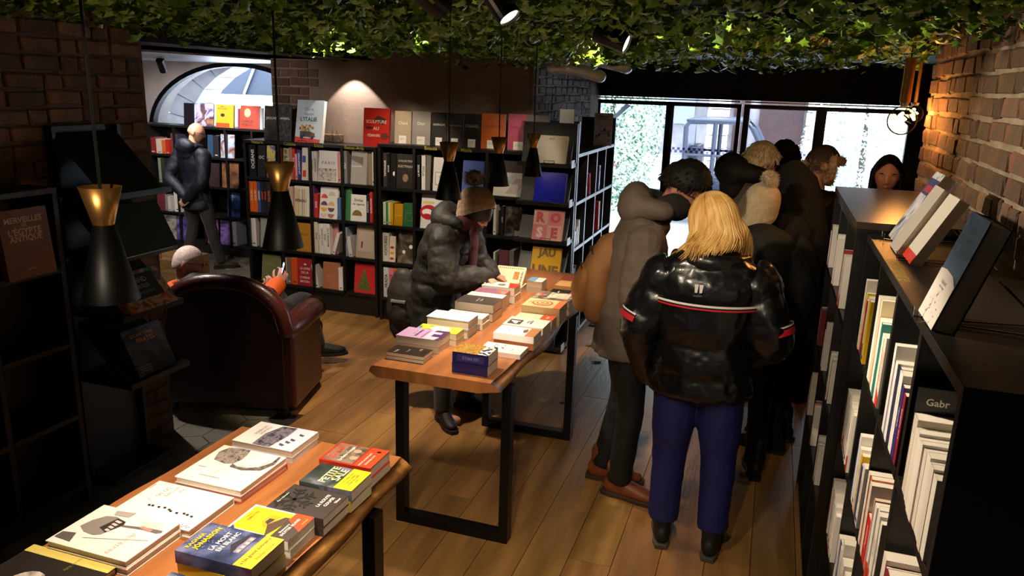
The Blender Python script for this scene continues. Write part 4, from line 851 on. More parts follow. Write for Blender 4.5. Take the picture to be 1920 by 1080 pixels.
# case B
B(4, 70, 97, 460, 's', '#3a3834', 'dark patterned spine by the post, top row, fashion case', Z0, title=['TATOUAGE'])
B(4, 100, 117, 462, 's', '#1c1b1b', 'slim black spine, top row, fashion case', Z0, title=['LE NOIR'])
o = B(4, 119, 160, 462, 'f', '#161516', 'black cover with a pale moon, top row, fashion case', Z0, t=.014); F(o, disc(.042, .12, .018, .02, 14, 1.6, 4.7), INKW)
o = B(4, 166, 300, 477, 'f', '#2b2827', 'black electric collection cover facing out, top row, fashion case', Z0, title=['COLLECTION', 'ELECTRIQUE'], tc=mat('#b8a898', .5), t=.03); F(o, disc(.085, .09, .028, .034, 14), art(['#3a3028', '#a89070', '#5a4a3a'], 60))
B(4, 322, 347, 470, 's', '#191818', 'black spine with white capitals beside a white one, fashion case', Z0, title=['LA MODE'])
B(4, 357, 385, 465, 's', '#dcd9d6', 'tall white spine beside a grey portrait, fashion case', Z0, title=['STYLES'], tc=DK); B(4, 387, 420, 470, 'f', '#6f6a66', 'grey portrait cover edge, top row, fashion case', Z0, t=.012)
o = B(4, 441, 560, 505, 'f', '#d8d6d4', 'white cover with a black frame behind the pendant lamp', Z0, t=.025); F(o, rect(.02, .05, .13, .16), INK); F(o, rect(.024, .054, .126, .156), mat('#d8d6d4', .5), .0014); text('Tiffany', o, .075, .115, .07, .018, INK, off=.0018)
B(4, 657, 817, 530, 'f', '#41549c', 'cobalt blue cover facing out above the pompom hat', Z0, title=['', 'AZUR'], tc=mat('#8a9ad0', .5), lean=8)
o = B(4, 892, 1145, 620, 'f', '#d6d2cc', 'white photo cover on an easel behind two pendant lamps', Z0, lean=10, t=.03); F(o, poly((.1, .02), (.2, .02), (.26, .1), (.25, .15), (.19, .15), (.15, .08)), mat('#b8b0a8', .5)); F(o, poly((.25, .08), (.30, .12), (.30, .03), (.28, .02)), mat('#4a4440', .5))
B(4, 895, 1140, 538, 'f', '#4a403c', 'dark brown tall cover behind the white photo book', Z0, t=.012, dy=.09)
B(4, 70, 90, 838, 's', '#e0ded8', 'white spine by the post, second row, fashion case', Z1); B(4, 91, 106, 838, 's', '#2f8a4a', 'green spine, second row, fashion case', Z1); B(4, 107, 124, 842, 's', '#e8dfa8', 'cream spine, second row, fashion case', Z1); B(4, 125, 143, 846, 's', '#e2b81e', 'yellow spine, second row, fashion case', Z1)
o = B(4, 150, 213, 855, 'f', '#c99412', 'mustard yellow box leaning, second row, fashion case', Z1, t=.04); text('GANESH', o, .04, .09, .06, .016, mat('#f0d070', .5))
o = B(4, 218, 303, 848, 'f', '#2f6a46', 'bottle green cover facing out, second row, fashion case', Z1, t=.03); F(o, rect(.02, .05, .09, .12), GOLD); F(o, rect(.022, .052, .088, .118), mat('#2f6a46', .38), .0014)
o = B(4, 345, 556, 775, 'f', '#d8d8de', 'white cover with huge red lips facing out', Z1, lean=9, t=.03); LIP = mat('#b82434', .35); F(o, disc(.075, .14, .085, .065, 20), LIP); F(o, disc(.06, .14, .05, .03, 16), INKW, .0014); F(o, disc(.06, .112, .04, .016, 16), LIP, .0017); F(o, rect(.02, .215, .12, .235), mat('#d8c860', .5))
B(4, 895, 915, 862, 's', '#d8d4cc', 'white spine beside a dark horse photo, second row, fashion case', Z1); B(4, 950, 972, 870, 's', '#221f1e', 'black spine beside a dark horse photo, second row, fashion case', Z1, title=['ÉGÉRIE'])
o = B(4, 978, 1140, 878, 'f', art(['#14100f', '#2c2624', '#7d746e'], 10, seed=7), 'dark horse photo cover facing out, second row, fashion case', Z1, lean=7); F(o, rect(.09, .005, .15, .05), mat('#9a948e', .5))
B(3, 1246, 1296, 260, 's', '#dcd8ce', 'white spine of a car book, third row, fashion case', Z2, title=['VOITURES'], tc=DK); o = B(3, 1299, 1345, 290, 'f', '#e4dcc4', 'cover with yellow and red cars, third row, fashion case', Z2, t=.015)
for i, c in enumerate(('#c03a2c', '#d8a820', '#c03a2c')): F(o, disc(.025, .03+.05*i, .02, .012), mat(c, .4))
o = B(3, 1366, 1518, 238, 'f', art(['#1b1715', '#4a4038', '#8a7c6e'], 9, seed=4), 'sepia vintage car photo cover, third row, fashion case', Z2, lean=8); F(o, disc(.125, .15, .018), INKW); F(o, disc(.06, .1, .016), PAGE2)
B(3, 1562, 1592, 350, 's', '#cfd4d4', 'pale grey spine behind the seated bag, third row, fashion case', Z2)
for i, (a, b_, c, s, l) in enumerate(((1252, 1296, '#cfcfd0', 'PRADA', 'pale grey'), (1300, 1336, '#d87a9a', 'VERSACE', 'rose pink'), (1339, 1383, '#d87a28', 'HERMES', 'amber orange'), (1388, 1433, '#242124', 'CHANEL 2021', 'black'), (1437, 1486, '#c9c2b8', '', 'stone coloured'))): B(3, a, b_, (550, 556, 560, 565, 570)[i], 's', c, l+' thick spine, bottom row of the fashion case', Z3, title=[s] if s else None, tc=INK if i != 3 else INKW)
B(3, 1540, 1590, 565, 's', '#d8d0c4', 'cream spine half hidden by the dark coat, bottom row', Z3)
B(6, 285, 300, 780, 's', '#d0ccc6', 'white spine beside the mauve book, third row', Z2); B(6, 330, 412, 770, 'f', '#6a3a4a', 'mauve cover facing out, third row near the stepped display', Z2, t=.03); B(6, 420, 458, 768, 's', '#7a736c', 'grey thick spine, third row near the stepped display', Z2); B(6, 470, 494, 690, 's', '#d4ccc0', 'white book leaning steeply, third row near the stepped display', Z2, lean=22, tall=.24)
# on top
YT = 6.14
T = lambda c, x0, x1, yt, col, label, z, **k: shelfbook('T', c, x0, x1, yt, 'f', col, label, z, k.pop('Y', YT), **k)
T(2, 226, 343, 210, art(['#171412', '#3a322a', '#6a5a48'], 8, seed=3), 'dark jaguar photo book on top of the bookcase', 1.551, title=['', 'JAGUAR'], lean=6)
T(2, 345, 440, 208, art(['#141312', '#3a3836', '#6a665e'], 22, seed=5), 'black animal photo book on top of the bookcase', 1.551, title=['', 'ANIMAL'], lean=6)
o = T(2, 472, 690, 165, '#cfdbe0', 'pale blue Italian cookery book standing on a wire easel', 1.553, lean=12, t=.04, Y=6.12)
for i, (s, q) in enumerate((('On va', .028), ('déguster', .028), ("L'ITALIE", .045))): text(s, o, .13, .30-.045*i, .17, q, mat('#8a98a0', .5) if i < 2 else mat('#1d3a4a', .5))
F(o, poly((.0, .0), (.26, .0), (.26, .03), (.0, .05)), RED); F(o, rect(.05, .05, .15, .10), mat('#3a3a3a', .5)); F(o, poly((.15, .05), (.21, .05), (.20, .085), (.15, .10)), mat('#6a4a3a', .5)); F(o, rect(.06, .1, .14, .125), mat('#c9a24a', .5))
for x, z in ((.07, .045), (.18, .045)): F(o, disc(x, z, .016), INK, .0014)
for i in range(9): F(o, disc(.05+.016*i, .125+.03*math.sin(i*1.9)**2, .013, n=8), mat(('#c03a2c', '#d8a030', '#6a8a3a')[i % 3], .5), .0016)
o = T(2, 1030, 1240, 230, '#c4271f', 'red sculpture book lit by the wall spotlight', 1.551, lean=6, t=.03)
for i, s in enumerate(('SCULPTURE', 'AU', 'FÉMININ')): text(s, o, .125 if i < 2 else .105, .215-.058*i, .20, .030, mat('#e8c8b0', .5), bold=.02, off=.002)
F(o, poly((.10, .23), (.14, .27), (.22, .24), (.20, .19), (.15, .2)), mat('#3a2420', .5)); F(o, disc(.06, .16, .035, .012), mat('#3a2420', .5)); F(o, disc(.21, .09, .04, .03), mat('#6a2a20', .5))
for i, (a, b_, t_, c, s, m_, lb) in enumerate(((152, 276, 155, '#b8a68e', 'Chloé', '#e8e0d0', 'sand coloured'), (283, 420, 157, '#9a948e', 'Dior', '#d8d4ce', 'silver grey'), (430, 541, 166, '#171516', 'GIVENCHY', '#d8d0c8', 'black with white capitals'), (546, 662, 172, '#2c2326', 'Vivienne Westwood', '#a89aa0', 'dark plum'), (669, 798, 176, '#131011', 'CHANEL', '#8a8480', 'plain black'), (802, 974, 174, '#c4621c', 'LOUIS VUITTON', '#7a3a10', 'burnt orange'), (1002, 1166, 178, '#b8506a', 'Yves Saint Laurent', '#8a3a52', 'rose pink'))):
    T(4, a, b_, t_, c, lb+' fashion catwalk book with price card on top', 1.59, title=['', s], tc=mat(m_, .45), price=True, lean=4, t=.045, Y=6.13)
# brick bookend, wire easels
def easel(label, x, y, z, w_=.09, h=.12, yaw=0.):
    o = empty('wire_easel', (x, y, z), (0, 0, yaw)); tag(o, label, 'easel', 'chrome wire book easels')
    for s in (-1, 1): mk('wire', tube([(s*w_/2, -.035, .022), (s*w_/2, -.035, .004), (s*w_/2, .01, .003), (s*w_/2*.4, .05, h), (s*w_/2, .085, .003)], .0022, 6), CHROME, o)
    mk('cross_wire', tube([(-w_/2, -.035, .022), (w_/2, -.035, .022)], .0022, 6), CHROME, o); return o
p = aty(622, 265, 6.16); easel('empty chrome wire easel beside the loose brick', p.x, 6.16, 1.551)
p = aty(616, 262, 6.3); tag(mk('loose_brick', box(-.11, .11, -.05, .05, 0, .075), BRK, loc=(p.x, 6.34, 1.551), bevel=.008), 'single worn brick standing behind the Italian cookery book', 'brick')
easel('chrome wire easel holding the Italian cookery book', aty(573, 260, 6.12).x, 6.10, 1.551)
# ---- stepped display: colour books
def step(label, z, y, w_, h, col, x=-1.755, lean=16, **k):
    M = Matrix.Translation((x, y, z+.001)) @ Matrix.Rotation(R(-lean), 4, 'X'); return book(label, M, w_, h, .03, cm(col, .3), group='colour books on the stepped display', hard=True, **k)
o = step('beige square art book at the top of the stepped display', 1.535, 5.80, .245, .215, '#8d8068'); text('BEIGE', o, .12, .19, .07, .012, DK)
o = step('glossy ultramarine book on the stepped display', 1.232, 5.80, .25, .235, mat('#1a1f9a', .12)); 
o = step('pink book lettered ROSE on the stepped display', .932, 5.79, .245, .24, '#d89a90')
for s, x, z in (('R', .06, .18), ('O', .18, .18), ('S', .06, .06), ('E', .18, .06)): F(o, rect(x-.06, z-.06, x+.06, z+.06), mat('#d8a89a' if s in 'RE' else '#d8808a', .4)); text(s, o, x, z, .085, .085, mat('#c8505a' if s in 'ROE' else '#f0d0c8', .4), bold=.06, off=.0016)
o = step('yellow book lettered JAUNE on the stepped display', .632, 5.78, .24, .24, '#c9980e')
text('JAU', o, .12, .19, .23, .085, mat('#6a4e10', .4), bold=.05); text('UNE', o, .12, .055, .23, .085, mat('#6a4e10', .4), bold=.05)
step('dark violet book low on the stepped display', .33, 5.77, .23, .22, '#2a2430'); step('black square book on the lowest display tray', .06, 5.76, .23, .2, '#17161a')
for z, y in ((1.535, 5.80), (1.232, 5.795), (.932, 5.785), (.632, 5.775), (.06, 5.755)): easel('chrome wire lip holding the '+{1.535: 'beige', 1.232: 'ultramarine', .932: 'pink', .632: 'yellow', .06: 'lowest black'}[z]+' display book', -1.63, y, z, .08, .05)
# ---- pale edged case by the door: books look along +x
def cbook(label, Y, z, w_, h, t, col, lean=0.):
    M = Matrix.Translation((-1.475, Y, z)) @ Matrix.Rotation(R(lean), 4, 'X') @ Matrix.Rotation(R(180), 4, 'Z'); return book(label, M, w_, h, t, cm(col), group='books in the pale edged bookcase')
for a in ((6.56, 1.214, .15, .19, .014, '#d8405a', 10, 'pink book leaning in the pale edged bookcase'), (6.90, 1.214, .16, .22, .05, '#2c2f7a', 0, 'navy book with a white frame in the pale edged bookcase'), (6.98, .834, .16, .27, .055, '#c8241e', 4, 'red book with a white label in the pale edged bookcase'), (6.10, .834, .15, .13, .03, '#d8d4cc', 0, 'short white book near the display corner'), (6.15, .834, .15, .16, .03, '#cfcac2', 0, 'cream book near the display corner'), (6.21, .834, .15, .21, .035, '#e6e2da', 0, 'tall white book near the display corner'), (6.12, .455, .15, .19, .025, '#b8b4b0', 0, 'grey book low in the pale edged bookcase'), (6.17, .455, .15, .21, .02, '#4a5a7a', 0, 'blue grey book low in the pale edged bookcase')):
    o = cbook(a[7], a[0]+a[4], a[1], a[2], a[3], a[4], a[5], a[6])
    if 'frame' in a[7]: put(([(u, v) for u, v in ((.05, .008), (.17, .008), (.17, .042), (.05, .042))], [(3, 2, 1, 0)]), INKW, o, 'spine', .001)
    if 'label' in a[7]: put(([(u, v) for u, v in ((.03, .008), (.11, .008), (.11, .046), (.03, .046))], [(3, 2, 1, 0)]), INKW, o, 'spine', .001)
o = book('thick boxed newspaper anthology on the pale edged bookcase', Matrix.Translation((-1.585, 7.08, 1.60)) @ Matrix.Rotation(R(10), 4, 'Z'), .165, .29, .06, mat('#b9aab8', .4), hard=True, spine=mat('#e2d3b4', .5))
text('Le Monde', o, .07, .26, .11, .03, DK); text('80', o, .146, .265, .025, .028, DK); F(o, rect(.015, .236, .15, .241), mat('#5a5080', .5)); F(o, rect(.05, .10, .13, .14), mat('#8a90b0', .5))
for i in range(10): F(o, disc(.02+.125*rnd.random(), .03+.18*rnd.random(), .012, .016, 8), mat(('#4a4a6a', '#c87a8a', '#5a8a8a', '#3a3a4a')[i % 4], .5), .0014)
text('Le Monde 80', o, .2, .035, .15, .03, DK, 'spine')
tag(mk('sign_card', box(0, .115, 0, .004, 0, .105), mat('#d5e2ea', .5)), 'small white card standing above the beige display book', 'sign').location = (-1.62, 5.99, 1.836)
tag(mk('price_rail', box(0, .19, 0, .006, 0, .05), mat('#6a686c', .5)), 'grey label strip beside the small white card', 'sign').location = (-1.89, 5.99, 1.836)
# ---- low bookcases along the brick wall: spines look along -x
NEARC, FARC = 'brick wall bookcase', 'sales desk bookcase'
PALR = [('#ece7de', 'white'), ('#e6dfd2', 'cream'), ('#f0ece6', 'bright white'), ('#dcd4c6', 'ivory'), ('#e9e3da', 'pale'), ('#c8332a', 'red'), ('#2b3f86', 'blue'), ('#d8b020', 'yellow'), ('#2c2a2e', 'black'), ('#8c2f34', 'maroon'), ('#6a7f94', 'slate'), ('#2f7a72', 'teal')]
WTS = [9, 6, 8, 4, 5, 1.2, .9, .5, 1.6, 1, .5, .5]
BAY = ['first', 'second', 'third', 'fourth', 'fifth', 'sixth']
def fill(case, X, y0, y1, z, row, bay, sd, hmax=.235, big=False, mx=9, force=None):
    """books from the desk end (large y) toward the entrance end"""
    q = random.Random(sd); y = y1; i = 0
    while i < mx:
        if force and i < len(force): t, h, c, nm, d = force[i]
        else:
            c, nm = q.choices(PALR, WTS)[0]; t = q.uniform(.012, .026); h = q.uniform(.178, .215); d = q.uniform(.115, .14)
            if q.random() < .25: h, d = min(hmax, h+.03), d+.025
        if case == NEARC: t *= 1.75 if not force or i >= len(force) else 1.5
        if y-t < y0: break
        lab = '%s paperback, %s from the desk, %s bay, %s, %s' % (nm, ORD[i], BAY[bay], row, case)
        inx = q.uniform(-.006, .0)
        o = book(lab, Matrix.Translation((X+inx, y-t, z+.001)) @ Matrix.Rotation(R(q.uniform(-1, 1)), 4, 'X'), d, h, t-.0008, cm(c), pages=PAGE2, group='paperbacks in the '+case)
        dk = nm in ('white', 'cream', 'bright white', 'ivory', 'pale', 'yellow')
        if q.random() < .75: text(q.choice(('Nouvelles', 'Roman', 'Le voyage', 'Poésies', 'La nuit', 'Mémoires', 'Récits', 'Les heures', 'Contes', 'Journal')), o, h*.58, t/2, h*.5, t*.42, (DK if q.random() < .7 else RED) if dk else INKW, 'spine', bold=.0)
        if dk and q.random() < .4: put(([(0, 0), (.03+.03*q.random(), 0), (.05, t), (0, t)], [(3, 2, 1, 0)]), q.choice([RED, RED, mat('#3a4a9a', .5), mat('#b0302a', .5)]), o, 'spine', .0007)
        elif dk: put(([(.012, t*.2), (.024, t*.2), (.024, t*.8), (.012, t*.8)], [(3, 2, 1, 0)]), DK, o, 'spine', .0007)
        y -= t; i += 1
NEARC, FARC = 'brick wall bookcase', 'sales desk bookcase'
RW = ['top row', 'second row', 'third row', 'bottom row']
bays = [(2.66, 3.03), (2.28, 2.63), (1.90, 2.25), (1.52, 1.87), (1.14, 1.49), (.76, 1.11)]
zr = [1.239, .844, .449, .059]
fillY = {(0, 0): (2.665, 2.88), (0, 1): (2.285, 2.56), (0, 2): (1.91, 2.14), (0, 3): (1.49, 1.80), (1, 0): (2.665, 2.96), (1, 1): (2.285, 2.52), (1, 2): (1.91, 2.24), (1, 3): (1.49, 1.85), (2, 0): (2.665, 3.0), (2, 1): (2.285, 2.62), (2, 2): (1.91, 2.24), (2, 3): (1.49, 1.85)}
for (r_, b_), (a, c) in fillY.items():
    fc = None
    if (r_, b_) == (0, 0): fc = [(.022, .25, '#e9e4da', 'tall white', .16), (.014, .21, '#e4d23a', 'lemon', .14), (.02, .19, '#d22a1e', 'scarlet', .13), (.02, .18, '#2e2b2c', 'charcoal', .13)]
    if (r_, b_) == (0, 1): fc = [(.03, .27, '#ece8e0', 'very tall white', .17), (.02, .27, '#e2cfa8', 'tan', .15), (.022, .22, '#c08a6a', 'terracotta', .14), (.03, .225, '#f0ece6', 'thick white', .14), (.014, .225, '#1f7a70', 'teal', .14), (.02, .20, '#f0ede6', 'bright white', .13), (.02, .20, '#eeeae2', 'plain white', .13)]
    if (r_, b_) == (0, 2): fc = [(.02, .245, '#ece8e0', 'tall ivory', .15), (.016, .20, '#8f8ab0', 'lavender', .13), (.022, .215, '#efece6', 'snow white', .14), (.02, .21, '#2a2f5e', 'midnight blue', .13), (.03, .21, '#eeeae4', 'broad white', .14), (.02, .19, '#3a2f78', 'violet', .13), (.02, .18, '#8a2434', 'wine red', .13)]
    if (r_, b_) == (1, 1): fc = [(.018, .2, '#2f46a0', 'royal blue', .13), (.02, .23, '#efebe4', 'tall white', .15), (.02, .2, '#e9e5dc', 'white', .13), (.016, .19, '#d8d2c6', 'stone', .13), (.02, .2, '#e0b41a', 'golden yellow', .13)]
    if (r_, b_) == (1, 2): fc = [(.02, .225, '#ece6dc', 'tall cream', .15), (.018, .225, '#d87a4a', 'apricot', .15), (.022, .22, '#e6dfd6', 'pale pink', .15), (.035, .14, '#d6281c', 'squat scarlet', .12), (.03, .15, '#2a6a86', 'squat teal', .12)]
    if (r_, b_) == (0, 3): fc = [(.03, .188, '#cfc4b2', 'stone', .15)]+[(.016+.003*(k % 3), .172+.006*(k % 2), ('#e4dcd2', '#dcd2c6', '#e9e2d8')[k % 3], ('pale ivory', 'oatmeal', 'off white')[k % 3], .13) for k in range(13)]
    fill(NEARC, .358, a, c, zr[r_], RW[r_], b_, 100+r_*10+b_, mx=14 if b_ == 3 else 9, force=fc)
for r_ in range(3):
    for b_, (a, c) in enumerate(((3.90, 4.2), (3.52, 3.80), (3.1, 3.40))):
        fill(FARC, .320, a+.08*((r_+b_) % 2), c-.05*(r_ % 2), (1.264, .864, .464, .064)[r_], RW[r_], b_, 300+r_*10+b_, mx=4)
# author divider and books whose front shows in the row ends
o = book('black author divider lettered Gabr among white paperbacks', Matrix.Translation((.358, 1.806, 1.242)), .17, .243, .004, cm('#141212'), name='shelf_divider', cat='divider'); text('Gabr', o, .043, .212, .047, .02, INKW)
o = book('pink novel cover showing in the second row of the brick wall bookcase', Matrix.Translation((.356, 2.075, .846)), .15, .215, .018, cm('#c8948a'), group='paperbacks in the '+NEARC); text('Daniel Pennac', o, .07, .19, .12, .014, mat('#8a2a24', .5)); text('Ma Fabrique', o, .07, .17, .1, .01, GRY); F(o, poly((.0, .06), (.15, .06), (.15, .13), (.08, .1), (.0, .13)), art(['#b83a2c', '#d8704a', '#5a201c'], 25))
# ---- books on easels on the low bookcase, covers toward the aisle
def topbook(label, Y, X, w_, h, t, cover, lean, hard=True, z=1.6245):
    M = Matrix.Translation((X, Y, z)) @ Matrix.Rotation(R(-90), 4, 'Z') @ Matrix.Rotation(R(-lean), 4, 'X'); return book(label, M, w_, h, t, cover, group='books on easels along the brick wall', hard=hard)
o = topbook('navy hardback with white lower cover on a wire easel', 1.945, .358, .165, .25, .045, mat('#2a3558', .4), 17)
F(o, poly((0, 0), (.165, 0), (.165, .10), (.12, .115), (.05, .118), (0, .112)), mat('#c9c2bc', .5))
for i, s in enumerate(('SYLVAIN', 'TESSON')): text(s, o, .08, .215-.022*i, .08, .014, mat('#8f98b0', .5), off=.0016)
text('BLANC', o, .08, .165, .07, .02, mat('#8f98b0', .5), off=.0016); text('Gallimard', o, .08, .092, .05, .009, GRY, off=.0018); text('récit de voyage', o, .08, .08, .07, .007, GRY, off=.0018)
for i in range(16): a = rnd.uniform(.03, .13); z = rnd.uniform(.015, .065); F(o, poly((a, z), (a+.012, z+.006*rnd.uniform(-1, 2)), (a+.011, z+.002)), GRY, .0018)
o = topbook('white paperback with red lower edge on an easel by the bricks', 2.66, .418, .15, .225, .03, mat('#d9d2c8', .5), 27, hard=False); F(o, rect(0, 0, .15, .03), RED)
topbook('grey second novel leaning behind the red edged paperback', 2.82, .40, .15, .235, .032, mat('#b8b0a6', .5), 27, hard=False)
o = topbook('tall picture hardback with blue and red cover on an easel', 3.03, .42, .155, .265, .045, art(['#c9c8cc', '#8a92b0', '#e2e0de', '#3a4468'], 9, seed=12), 27); F(o, rect(0, .18, .155, .24), mat('#3a3f66', .4)); F(o, rect(.03, .19, .12, .215), mat('#b0303a', .4), .0016)
for Y, X, nm in ((1.865, .40, 'navy'), (2.58, .455, 'red edged'), (2.95, .455, 'tall picture')):
    e_ = empty('wire_easel', (X, Y, 1.6215), (0, 0, R(-90))); tag(e_, 'chrome wire easel carrying the '+nm+' book on the low bookcase', 'easel', 'chrome wire book easels')
    for s in (-1, 1): mk('wire', tube([(s*.03, -.062, .022), (s*.022, -.062, .0035), (s*.02, .02, .003), (s*.05, .20, .003), (s*.025, .095, .10)], .0022, 6), CHROME, e_)
    mk('cross_wire', tube([(-.05, .20, .003), (.05, .20, .003)], .0022, 6), CHROME, e_)
# ---- unlit bookcase: Egypt book, boxed games on the stepped display
MX = lambda X, Y, z, lean: Matrix.Translation((X, Y, z)) @ Matrix.Rotation(R(90), 4, 'Z') @ Matrix.Rotation(R(-lean), 4, 'X')
o = book('brown gold book about ancient Egypt in the unlit bookcase', MX(-3.03, 2.355, 1.225, 5), .235, .30, .03, mat('#7a4a1e', .4, var=.25, scale=6), hard=True)
for i, (s, q) in enumerate((('MERVEILLES', .026), ('DE', .014), ("L'ÉGYPTE", .036), ('ANTIQUE', .032))): text(s, o, .115, (.255, .232, .207, .172)[i], .19, q, mat('#d8b88a', .5))
text('Grund', o, .115, .04, .09, .01, mat('#d8b88a', .5), bold=0)
book('dark red book edge beside the Egypt book in the unlit bookcase', MX(-3.03, 2.05, 1.225, 5), .22, .26, .03, mat('#8a1c1a', .4), hard=True)
o = book('colourful island board game box on the stepped display', MX(-2.90, 2.87, .957, 38), .31, .22, .05, art(['#2a6a6a', '#d85a2c', '#c9b896', '#8a2f34', '#3a9a8a'], 14, seed=2), hard=True, name='board_game_box', cat='game')
F(o, rect(.04, .06, .26, .20), mat('#26262c', .5)); text('GRAND', o, .14, .165, .13, .028, mat('#a8a29a', .5), off=.0016); text('DES ÎLES', o, .15, .13, .15, .026, mat('#a8a29a', .5), off=.0016); text('BLEU & BLANC', o, .15, .095, .15, .016, mat('#8a8680', .5), off=.0016)
o = book('dark pirate escape game box on the stepped display', MX(-2.93, 2.905, .607, 24), .26, .25, .05, art(['#15161b', '#2b2d36', '#55545e', '#1b1c22'], 9, seed=6), hard=True, name='escape_game_box', cat='game')
text('ESCAPE GAME', o, .12, .21, .15, .02, mat('#d88a3a', .5)); text('PIRATES', o, .13, .18, .12, .028, mat('#e89a2c', .5)); F(o, poly((.17, .05), (.2, .14), (.22, .15), (.24, .05)), mat('#3a342e', .5)); F(o, rect(.03, .06, .10, .10), mat('#4a4c58', .5))
for i in range(3): F(o, rect(.02, .02+.012*i, .10, .026+.012*i), mat('#8a8a90', .5), .0014)
book('closed dark green game box on the upper display tray', MX(-2.88, 2.85, 1.252, 28), .34, .26, .05, mat('#16211c', .4), hard=True, name='board_game_box', cat='game')
# ---- nook bookcase: comics
YK = 7.63
K = lambda x0, x1, yt, f, col, label, z, **k: shelfbook('K', 7, x0, x1, yt, f, col, label, z, k.pop('Y', YK), **k)
kz = [1.1835, .8335, .4835, .1335]
zt = 1.535
K(318, 380, 5, 'f', '#17131a', 'black display back on top of the comics case', zt, tall=.26, t=.012)
K(388, 500, 0, 'f', art(['#6a5a9a', '#d8c8e0', '#3a2a4a', '#c8905a'], 8, seed=1), 'violet manga cover on top of the comics case', zt, tall=.26, lean=9)
o = K(518, 630, 0, 'f', '#e0b030', 'yellow comic album on top of the comics case', zt, tall=.26, lean=6); text('PETIT', o, .09, .235, .14, .014, DK); text('TRAITÉ DE CUISINE', o, .09, .215, .15, .014, DK); F(o, disc(.095, .14, .03, .02), DK); F(o, rect(0, 0, .19, .05), mat('#d85028', .4))
o = K(668, 790, 0, 'f', '#d8452c', 'red orange satirical album on top of the comics case', zt, tall=.26, lean=9); text('CHARLIE', o, .1, .085, .16, .035, DK); text('HEBDO', o, .1, .045, .14, .035, DK); F(o, disc(.1, .18, .045, .05), mat('#e8b8a0', .5)); F(o, disc(.09, .2, .02, .03), mat('#e8d080', .5), .0014)
K(640, 664, 10, 'f', '#8a3a4a', 'maroon comic between the yellow and red albums', zt, tall=.22, dy=.06)
K(796, 815, 10, 'f', '#e6e6ea', 'white album edge beside the red satirical album', zt, tall=.24)
rn = ['top row', 'second row', 'third row', 'bottom row']
for r_, x0, x1, yt, f, c, nm in ((0, 148, 182, 205, 's', '#c9b8a8', 'pale magazine'), (0, 104, 146, 195, 's', '#8a2a2c', 'red'), (0, 184, 206, 215, 's', '#c8602a', 'orange'), (0, 208, 230, 210, 's', '#b02a24', 'scarlet'), (0, 240, 262, 170, 's', '#6a3a3a', 'maroon'), (0, 264, 284, 175, 's', '#3a3a4a', 'slate'),
    (0, 466, 500, 180, 'f', '#2f4a66', 'steel blue'), (0, 548, 635, 178, 'f', 'A1', 'pale blue mountain'), (0, 505, 540, 185, 's', '#2a2a30', 'charcoal'), (1, 160, 176, 325, 's', '#8a8a7a', 'khaki'), (1, 178, 200, 330, 's', '#2f3a2a', 'dark green'), (1, 202, 240, 328, 's', '#26242a', 'black'), (1, 470, 540, 360, 'f', '#3a2a2a', 'dark brown'), (1, 556, 660, 348, 'f', 'A2', 'brown and gold'),
    (2, 150, 200, 540, 'f', '#6a2a34', 'wine red'), (2, 206, 218, 560, 's', '#8a8480', 'grey'), (2, 222, 240, 570, 's', '#c8c0b8', 'white'), (2, 258, 296, 500, 's', '#d8d0c8', 'tall white'), (2, 590, 666, 515, 'f', 'A3', 'dark blue'), (3, 150, 190, 645, 'f', '#5a5c50', 'mossy grey'), (3, 192, 264, 652, 'f', 'A4', 'grey rose window'), (3, 272, 366, 676, 'f', 'A5', 'purple ink'), (3, 455, 530, 690, 'f', 'A6', 'pink and lilac'), (3, 545, 610, 700, 'f', 'A7', 'violet'), (3, 612, 650, 690, 's', '#d8d4e0', 'pale lilac')):
    AR = dict(A1=['#6a8ac0', '#c8d4e8', '#8a4a3a', '#2a3a5a'], A2=['#3a2a22', '#8a5a3a', '#c8a070'], A3=['#16203a', '#3a5a9a', '#8aa0c8'], A4=['#4a4a44', '#a8a498', '#2a2a28'], A5=['#1f1a34', '#4a3a8a', '#8a7ab8'], A6=['#c86a9a', '#8a4a8a', '#d8b8d0'], A7=['#3a2a5a', '#8a6ab0', '#1a1626'])
    K(x0, x1, yt, f, art(AR[c], 7, seed=r_) if c in AR else c, '%s comic %s in the %s of the comics case' % (nm, 'cover' if f == 'f' else 'spine', rn[r_]), kz[r_], t=.012)
# slatted wooden crate in the nook
CRT = empty('wooden_crate', (-5.45, 5.9, 0)); tag(CRT, 'pale slatted wooden crate on the tiles behind the seated man', 'crate')
PINE = mat('#a8804e', .6, var=.25, scale=6, stretch=(1, 1, 6), objvar=.1)
for k in range(4):
    z = .02+.105*k
    mk('slat', box(-.3, .3, -.2, -.185, z, z+.09), PINE, CRT); mk('slat', box(-.3, .3, .185, .2, z, z+.09), PINE, CRT); mk('slat', box(-.3, -.285, -.185, .185, z, z+.09), PINE, CRT); mk('slat', box(.285, .3, -.185, .185, z, z+.09), PINE, CRT)
for sx in (-.285, .26):
    for sy in (-.185, .16): mk('corner_post', box(sx, sx+.025, sy, sy+.025, 0, .43), PINE, CRT)
mk('bottom_board', box(-.28, .28, -.18, .18, .02, .035), PINE, CRT)

# ================================================================== ARMCHAIR
LEA = mat('#42160f', .34, var=.22, scale=3.5, bump=.22, bscale=90, coat=.25)
LEAD = mat('#260c08', .36, var=.2, scale=3.5, bump=.22, bscale=90, coat=.25)
AC = empty('armchair', (-3.15, 3.80, 0), (0, 0, R(14))); tag(AC, 'oxblood leather club armchair seen from behind', 'armchair')
def grid_solid(fn, nu, nv):
    V = [fn(u/(nu-1), v/(nv-1)) for u in range(nu) for v in range(nv)]
    return V, [(u*nv+v, (u+1)*nv+v, (u+1)*nv+v+1, u*nv+v+1) for u in range(nu-1) for v in range(nv-1)]
